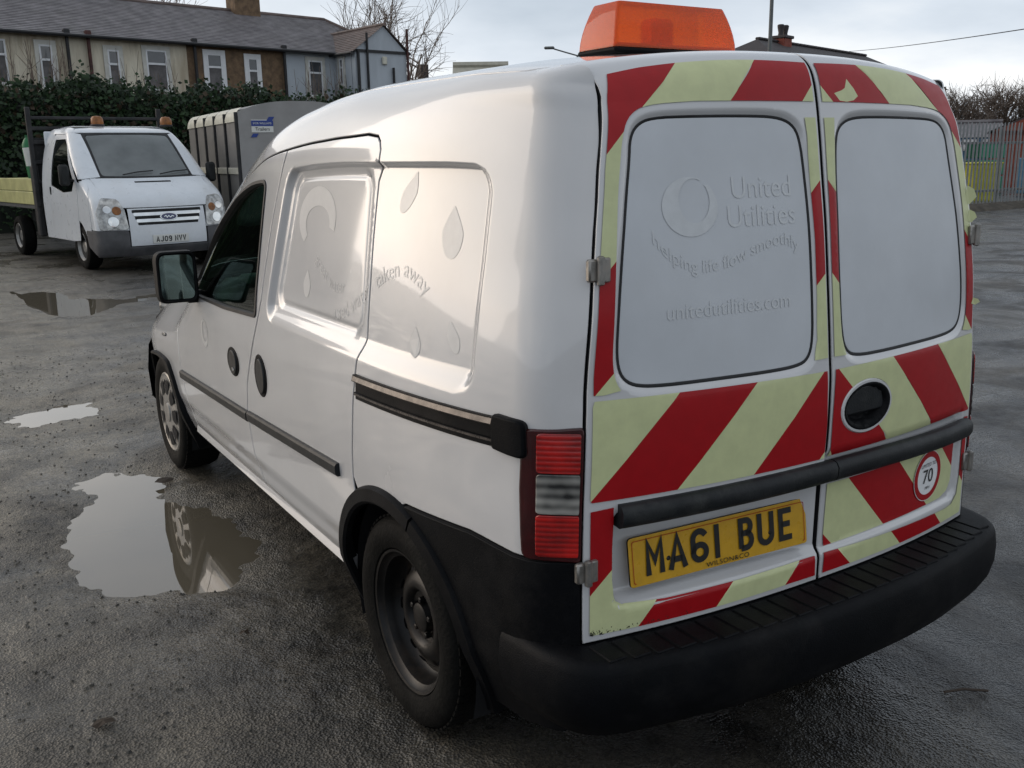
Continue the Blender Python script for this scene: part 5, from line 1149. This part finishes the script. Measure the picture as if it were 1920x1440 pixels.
def leafquad(b, p, s_, nr):
    t = RNG.normal(size=3); a = np.cross(nr, t); a /= np.linalg.norm(a)+1e-9; c = np.cross(nr, a); b.add([p-a*s_, p+c*s_*.45, p+a*s_, p-c*s_*.45], [(0,1,2,3)])
for k in range(42000):
    q = hl*random.random() if k < 12000 else 6.5+17.2*random.random(); c = H0+hd*q; tp = htop(q)+.10*random.gauss(0,1); r = random.random()
    if r < .62: o_ = .62+.10*random.gauss(0,1); z = tp*(random.random()**.6)-.05
    elif r < .92: o_ = random.uniform(-.5,.6); z = tp-.08-.25*abs(o_)**2+.06*random.gauss(0,1)
    else: o_ = random.uniform(-.3,.5); z = tp+abs(random.gauss(0,.10))
    leafquad(b, np.array([*(c+hn*o_), z]), .028+.038*random.random(), RNG.normal(size=3)+np.array([hn[0],hn[1],.5])*1.1)
o = b.build('foliage', 'hedge_leaf', HED, fix=False); o['kind'] = 'stuff'
b = MB()
for k in range(1500):
    q = hl*random.random(); c = H0+hd*q; leafquad(b, np.array([*(c+hn*.7), 2.0+1.2*random.random()]), .05+.04*random.random(), RNG.normal(size=3))
o = b.build('dry_leaves', 'hedge_brown', HED, fix=False); o['kind'] = 'stuff'

# ------------------------------------------------------------------ bare trees and climbers
def branch(b, p, d, L_, r, lev, spread=.6, up=.15, kids=4):
    n = 4; pts = [np.array(p)]; dd = np.array(d)/np.linalg.norm(d)
    for k in range(n):
        dd = dd+RNG.normal(size=3)*.13+np.array([0,0,up*.25]); dd /= np.linalg.norm(dd); pts.append(pts[-1]+dd*L_/n)
    b.tube(pts, [r*(1-.55*k/n) for k in range(n+1)], 5 if lev > 1 else 4, cap=False)
    if lev == 0: return
    for k in range(kids):
        q = .35+.65*(k+random.random())/kids; i = min(int(q*n), n-1); pp = pts[i]+(pts[i+1]-pts[i])*(q*n-i)
        nd = dd+RNG.normal(size=3)*spread; nd[2] += up; branch(b, pp, nd, L_*(.52+.25*random.random()), r*.48, lev-1, spread, up, kids)
def tree(label, loc, h, r, lev, kids, group, spread=.6, name='bare_tree', trunk=.35):
    t = thing(name, label, 'tree', loc, group=group)
    b = MB(); b.tube([(0,0,0),(.05,.02,h*trunk*.5),(0,.05,h*trunk+.2)], [r,r*.8,r*.7], 8); b.build('trunk', 'bark_grey', t, smooth=True)
    b = MB()
    for k in range(kids+1):
        a = 2*pi*k/(kids+1)+random.random(); branch(b, (0,.03,h*trunk*(.8+.2*random.random())), (.55*cos(a),.55*sin(a),1.0), h*.42, r*.5, lev, spread, .12, kids)
    o = b.build('crown', 'twig_brown', t, fix=False); return t
tree('bare winter tree rising behind the gable annexe', (18.3,40.0,0), 8.6, .16, 3, 5, 'bare winter trees')
tree('bare treetop showing over the terrace roof by the chimney', (8.2,45.5,0), 9.6, .18, 3, 4, 'bare winter trees')
tree('broad bare tree behind the fence, nearer the brick gable', (50.5,30.0,0), 5.4, .22, 3, 7, 'bare winter trees', .75, trunk=.22)
tree('broad bare tree behind the fence, nearer the van', (46.4,31.0,0), 4.7, .22, 3, 7, 'bare winter trees', .75, trunk=.22)
def climber(label, u0, u1, n, zt):
    t = thing('bare_shrub', label, 'shrub', (0,0,0), group='bare stems against the houses'); c0 = A0+E0*(u0+u1)/2+N0*.9; t.location = (c0[0],c0[1],0)
    b = MB()
    for k in range(n):
        x = random.uniform(-(u1-u0)/2,(u1-u0)/2); q = E0*x+N0*random.uniform(-.4,.3); h = zt*(.8+.25*random.random())
        pts = [np.array([q[0],q[1],1.0])]
        for j in range(5): pts.append(pts[-1]+np.array([random.gauss(0,.09),random.gauss(0,.05),(h-1)/5]))
        b.tube(pts, [.022,.02,.018,.014,.01,.006], 4, cap=False)
        for j in (2,3,4): e_ = pts[j]+np.array([random.gauss(0,.22),random.gauss(0,.1),.3+.3*random.random()]); b.tube([pts[j], e_], [.01,.004], 3, cap=False)
    b.build('stems', 'twig_brown', t, fix=False)
climber('thicket of bare stems against the cream wall at far left', -1.2, 2.4, 46, 5.2)
climber('bare stems between the two middle cream-wall windows', 3.4, 5.0, 20, 4.9)
climber('bare stems in front of the pale blue wall', 10.2, 12.6, 30, 5.0)
climber('bare stems in front of the annexe gable', 13.0, 14.9, 16, 4.7)

# ------------------------------------------------------------------ buildings and things beyond the van's roof
mat('roof_dark', (.055,.045,.045), .7, col2=(.035,.03,.03), vscale=4); mat('pale_sheet', (.42,.40,.33), .6, var=.1)
mat('galv', (.26,.27,.27), .5, metal=.3, var=.15); mat('bank_soil', (.10,.085,.065), .9, var=.3, bump=.5, bscale=12)
mat('skip_yellow', (.50,.48,.03), .6, var=.15, dirt=.3); mat('board_blue', (.08,.20,.32), .6, var=.1); mat('crate_green', (.02,.22,.12), .5, var=.1)
mat('lamp_grey', (.12,.13,.13), .5, var=.1); mat('wire_black', (.02,.02,.02), .6)
def house(label, name, pts, zb, zr, wallm, roofm, hip=True, cat='house'):
    """block from four plan corners a,b (ridge side), c,d; ridge between the midpoints of the short ends"""
    t = thing(name, label, cat); P_ = [np.array(p) for p in pts]; b = MB()
    for i in range(4): p, q = P_[i], P_[(i+1) % 4]; b.add([(*p,0),(*q,0),(*q,zb),(*p,zb)], [(0,1,2,3)])
    b.build('wall', wallm, t); m0, m1 = (P_[0]+P_[3])/2, (P_[1]+P_[2])/2; k = .28 if hip else 0; r0, r1 = m0+(m1-m0)*k, m1+(m0-m1)*k
    c = sum(P_)/4; Q = [c+(p-c)*1.04 for p in P_]; b = MB()
    b.add([(*Q[0],zb),(*Q[1],zb),(*r1,zr),(*r0,zr)], [(0,1,2,3)]); b.add([(*Q[2],zb),(*Q[3],zb),(*r0,zr),(*r1,zr)], [(0,1,2,3)]); b.add([(*Q[3],zb),(*Q[0],zb),(*r0,zr)], [(0,1,2)]); b.add([(*Q[1],zb),(*Q[2],zb),(*r1,zr)], [(0,1,2)]); b.build('roof', roofm, t)
    b = MB(); b.tube([(*r0,zr+.03),(*r1,zr+.03)], .12, 6); b.build('ridge_tiles', roofm, t); return t, r0, r1
hs = thing('brick_house', 'dark hip-roofed brick house with chimney behind the amber beacon', 'house')
r0, r1 = np.array([33.06,32.48]), np.array([45.17,36.0]); hd_ = (r1-r0)/np.linalg.norm(r1-r0); hn_ = np.array([hd_[1],-hd_[0]]); RZ2, EZ2 = 6.6, 4.7
Q = [r0-hd_*3.4+hn_*3.6, r1+hd_*3.4+hn_*3.6, r1+hd_*3.4-hn_*3.6, r0-hd_*3.4-hn_*3.6]; cq = sum(Q)/4; Pw = [cq+(q-cq)*.95 for q in Q]
b = MB()
for i_ in range(4): p, q = Pw[i_], Pw[(i_+1) % 4]; b.add([(*p,0),(*q,0),(*q,EZ2),(*p,EZ2)], [(0,1,2,3)])
b.build('wall', 'brick_red', hs)
b = MB(); b.add([(*Q[0],EZ2),(*Q[1],EZ2),(*r1,RZ2),(*r0,RZ2)], [(0,1,2,3)]); b.add([(*Q[2],EZ2),(*Q[3],EZ2),(*r0,RZ2),(*r1,RZ2)], [(0,1,2,3)]); b.add([(*Q[3],EZ2),(*Q[0],EZ2),(*r0,RZ2)], [(0,1,2)]); b.add([(*Q[1],EZ2),(*Q[2],EZ2),(*r1,RZ2)], [(0,1,2)]); b.build('roof', 'roof_dark', hs)
for k_ in range(30): q = r0+(r1-r0)*(k_+.5)/30; b = MB(); b.box((q[0],q[1],RZ2+.03), (.40,.26,.12), rz=atan2(hd_[1],hd_[0]), bev=.04); b.build('ridge_tile', 'roof_dark', hs)
for k_ in range(4):
    q = Pw[0]+(Pw[1]-Pw[0])*(.16+.22*k_)+hn_*.02; window(hs, -.55, .55, 2.6, 4.0, 'surround_pale'); w = [c for c in hs.children if c.name.startswith('window')][-1]; w.location = (q[0],q[1],3.2); w.rotation_euler = (0,0,atan2(hd_[1],hd_[0]))
ch = bpy.data.objects.new('chimney', None); link(ch, hs); ch.location = (35.3,33.0,0)
b = MB(); b.box((0,0,6.3), (.80,.6,.95), rz=.28, bev=.03); b.build('stack', 'brick_red', ch)
b = MB(); b.box((0,0,6.82), (.95,.75,.14), rz=.28, bev=.03); b.build('cap', 'roof_dark', ch)
for k in (-1,1): b = MB(); b.lathe([(6.86,.14),(7.02,.11),(7.25,.16),(7.36,.17),(7.40,.12)], 10, (k*.22,k*.06,0), 'z'); b.build('pot', 'roof_dark', ch, smooth=True)
dk, _, _ = house('dark outbuilding whose roof corner pokes above the van rear', 'outbuilding', [(25.6,19.3),(27.1,18.4),(28.6,20.9),(27.1,21.8)], 3.42, 3.5, 'stone_brown', 'roof_dark', False, 'building')
pr_, _, _ = house('pale cream sheet-roofed shed beyond the van roof', 'shed', [(13.6,26.6),(15.2,25.7),(16.6,28.2),(15.0,29.1)], 3.7, 4.42, 'pale_sheet', 'pale_sheet', False, 'shed')
fr_, _, _ = house('far dark roof with a tall chimney beside the annexe', 'far_house', [(24.4,52.6),(27.4,51.0),(29.4,54.8),(26.4,56.4)], 5.3, 6.15, 'stone_brown', 'roof_dark', True)
b = MB(); b.box((25.6,52.1,6.35), (.5,.5,1.0)); b.build('chimney', 'roof_dark', fr_)
bg_, _, _ = house('red brick workshop with a gable behind the palisade fence', 'brick_workshop', [(33.9,20.9),(39.8,24.7),(44.16,18.0),(38.26,14.2)], 2.1, 3.85, 'brick_red', 'roof_dark', False, 'building')
b = MB(); b.prism([(0,2.1),(8.0,2.1),(4.0,3.78)], lambda p: (33.9+.545*p[0]-.20, 20.9-.8385*p[0]-.13, p[1]), lambda p: (33.9+.545*p[0]+.1, 20.9-.8385*p[0]+.06, p[1])); b.build('gable_wall', 'brick_red', bg_)
bb_, _, _ = house('low blue-grey shed with white windows behind the fence', 'low_shed', [(38.6,27.6),(40.8,24.6),(44.5,27.3),(42.3,30.3)], 1.95, 2.65, 'board_blue', 'slate', False, 'shed')
for k in range(4):
    q = .12+.24*k; c = np.array([38.6,27.6])*(1-q)+np.array([40.8,24.6])*q; w = bpy.data.objects.new('window', None); link(w, bb_); w.location = (c[0]-.05,c[1]-.04,1.62); w.rotation_euler = (0,0,atan2(-3.0,2.2)); b = MB(); b.box((0,0,0), (.62,.06,.5)); b.build('frame', 'window_white', w); b = MB(); b.box((0,-.04,0), (.5,.02,.38)); b.build('pane', 'sticker_white', w)

# palisade fence
FEN = thing('palisade_fence', 'galvanised steel palisade fence along the right side of the yard', 'fence', (19.6,13.12,0), 0)
pm = MB(); pm.add([(-.034,.012,0),(-.012,-.012,0),(.012,-.012,0),(.034,.012,0),(-.034,.012,1.86),(-.012,-.012,1.90),(.012,-.012,1.90),(.034,.012,1.86),(-.022,.0,1.98),(.022,.0,1.98),(0,-.004,2.0)], [(0,1,5,4),(1,2,6,5),(2,3,7,6),(4,5,8),(6,7,9),(5,6,10),(5,10,8),(6,9,10)])
p0 = pm.build('pale', 'galv', FEN, fix=False); p0.location = (0,-.03,.12)
for k in range(1, 46): o = link(bpy.data.objects.new('pale', p0.data), FEN); o.location = (k*.152+random.gauss(0,.004),-.03,.12+random.gauss(0,.008)); o.rotation_euler = (0,random.gauss(0,.006),0)
for z in (.45,1.62): b = MB(); b.box((3.4,.02,z), (6.9,.04,.06), bev=.006); b.build('rail', 'galv', FEN)
for k in range(4): b = MB(); b.box((k*2.28,.06,1.0), (.08,.06,2.0), bev=.008); b.build('post', 'galv', FEN)
b = MB(); xs_ = np.linspace(15.5,44,90)
b.add([v for x in xs_ for v in ((x,12.62+.08*sin(x*2),0),(x,12.78+.05*sin(x*3),.10),(x,13.02,.15),(x,13.4,.14),(x,13.6,0))], [(k*5+j,k*5+j+1,(k+1)*5+j+1,(k+1)*5+j) for k in range(89) for j in range(4)]); o = b.build('verge', 'bank_soil', smooth=True); o['kind'] = 'structure'
sk = thing('yellow_skip', 'yellow waste skip standing behind the palisade fence', 'skip', (25.2,15.9,0), radians(-20))
b = MB(); b.prism([(-.75,0),(.75,0),(1.0,1.05),(-1.0,1.05)], lambda p: (p[0]*.5,-.5,p[1]), lambda p: (p[0]*.5,.5,p[1])); b.build('body', 'skip_yellow', sk); b = MB(); b.box((0,0,1.06), (1.06,1.06,.06), bev=.02); b.build('rim', 'skip_yellow', sk)
bl = thing('blue_container', 'blue storage container behind the fence at the right edge', 'container', (28.9,15.6,0), radians(-25))
b = MB(); b.box((0,0,.62), (1.9,1.0,1.1), bev=.03); b.build('body', 'board_blue', bl)
for k in range(9): b = MB(); b.box((-.84+k*.21,-.51,.62), (.06,.03,1.0), bev=.01); b.build('rib', 'board_blue', bl)
gc = thing('green_crate', 'green plastic crate stack behind the fence by the brick workshop', 'crate', (29.6,18.4,0), radians(-20))
for k in range(3): b = MB(); b.box((0,0,.30+.55*k), (1.0,.8,.50), bev=.03); b.build('crate_body', 'crate_green', gc)

# street lamps and overhead wire
la = thing('street_lamp', 'tall grey street lamp post with lantern rising beside the beacon', 'street lamp', (16.33,15.8,0))
b = MB(); b.tube([(0,0,0),(0,0,1.2),(0,0,5.05)], [.075,.055,.045], 10); b.tube([(0,0,5.0),(.06,-.06,5.12),(.30,-.32,5.16)], .025, 8); b.build('post', 'lamp_grey', la, smooth=True)
b = MB(); b.box((.42,-.47,5.13), (.42,.14,.09), rz=-.8, bev=.035); b.build('lantern', 'lamp_grey', la, smooth=40)
lb = thing('street_lamp', 'distant street lamp with long arm left of the beacon', 'street lamp', (33.4,47.2,0))
b = MB(); b.tube([(0,0,0),(0,0,7.25)], [.13,.07], 8); b.tube([(0,0,7.2),(-.6,.45,7.42),(-1.15,.82,7.62)], .045, 6); b.build('post', 'lamp_grey', lb, smooth=True)
b = MB(); b.box((-1.36,.98,7.68), (.62,.24,.16), rz=radians(143), bev=.06); b.build('lantern', 'lamp_grey', lb, smooth=40)
b = MB(); pts = [np.array([44.37,36.91,6.88])*(1-q)+np.array([14.8,6.2,3.55])*q-np.array([0,0,.35*4*q*(1-q)*.3]) for q in np.linspace(0,1,24)]; b.tube(pts, .012, 5, cap=False)
tag(b.build('overhead_wire', 'wire_black', fix=False), 'single overhead wire crossing the sky above the van rear', 'wire')
# small litter on the tarmac
mat('leaf_litter', (.035,.022,.012), .8, var=.3); mat('twig_dark', (.05,.035,.025), .8)
def litter(label, x, y, r, nm='dead_leaf'):
    b = MB(); n = 9; b.add([(x+r*(.6+.6*random.random())*cos(2*pi*k/n), y+r*(.5+.6*random.random())*sin(2*pi*k/n), .006+.012*random.random()) for k in range(n)]+[(x,y,.016)], [(k,(k+1) % n,n) for k in range(n)]); tag(b.build(nm, 'leaf_litter', fix=False), label, 'leaf', 'dead leaves on the tarmac')
litter('large dark dead leaf on the tarmac at bottom left', -1.52, 1.235, .035); litter('dark dead leaf lying beside the big puddle by the van', -.885, 3.28, .05); litter('small dark dead leaf in front of the big puddle', -1.03, 1.53, .018)
b = MB(); b.tube([(.545,.045,.008),(.60,.02,.012),(.655,-.02,.008)], .004, 5); tag(b.build('twig', 'twig_dark', smooth=True), 'thin brown twig lying on the tarmac behind the bumper', 'twig')
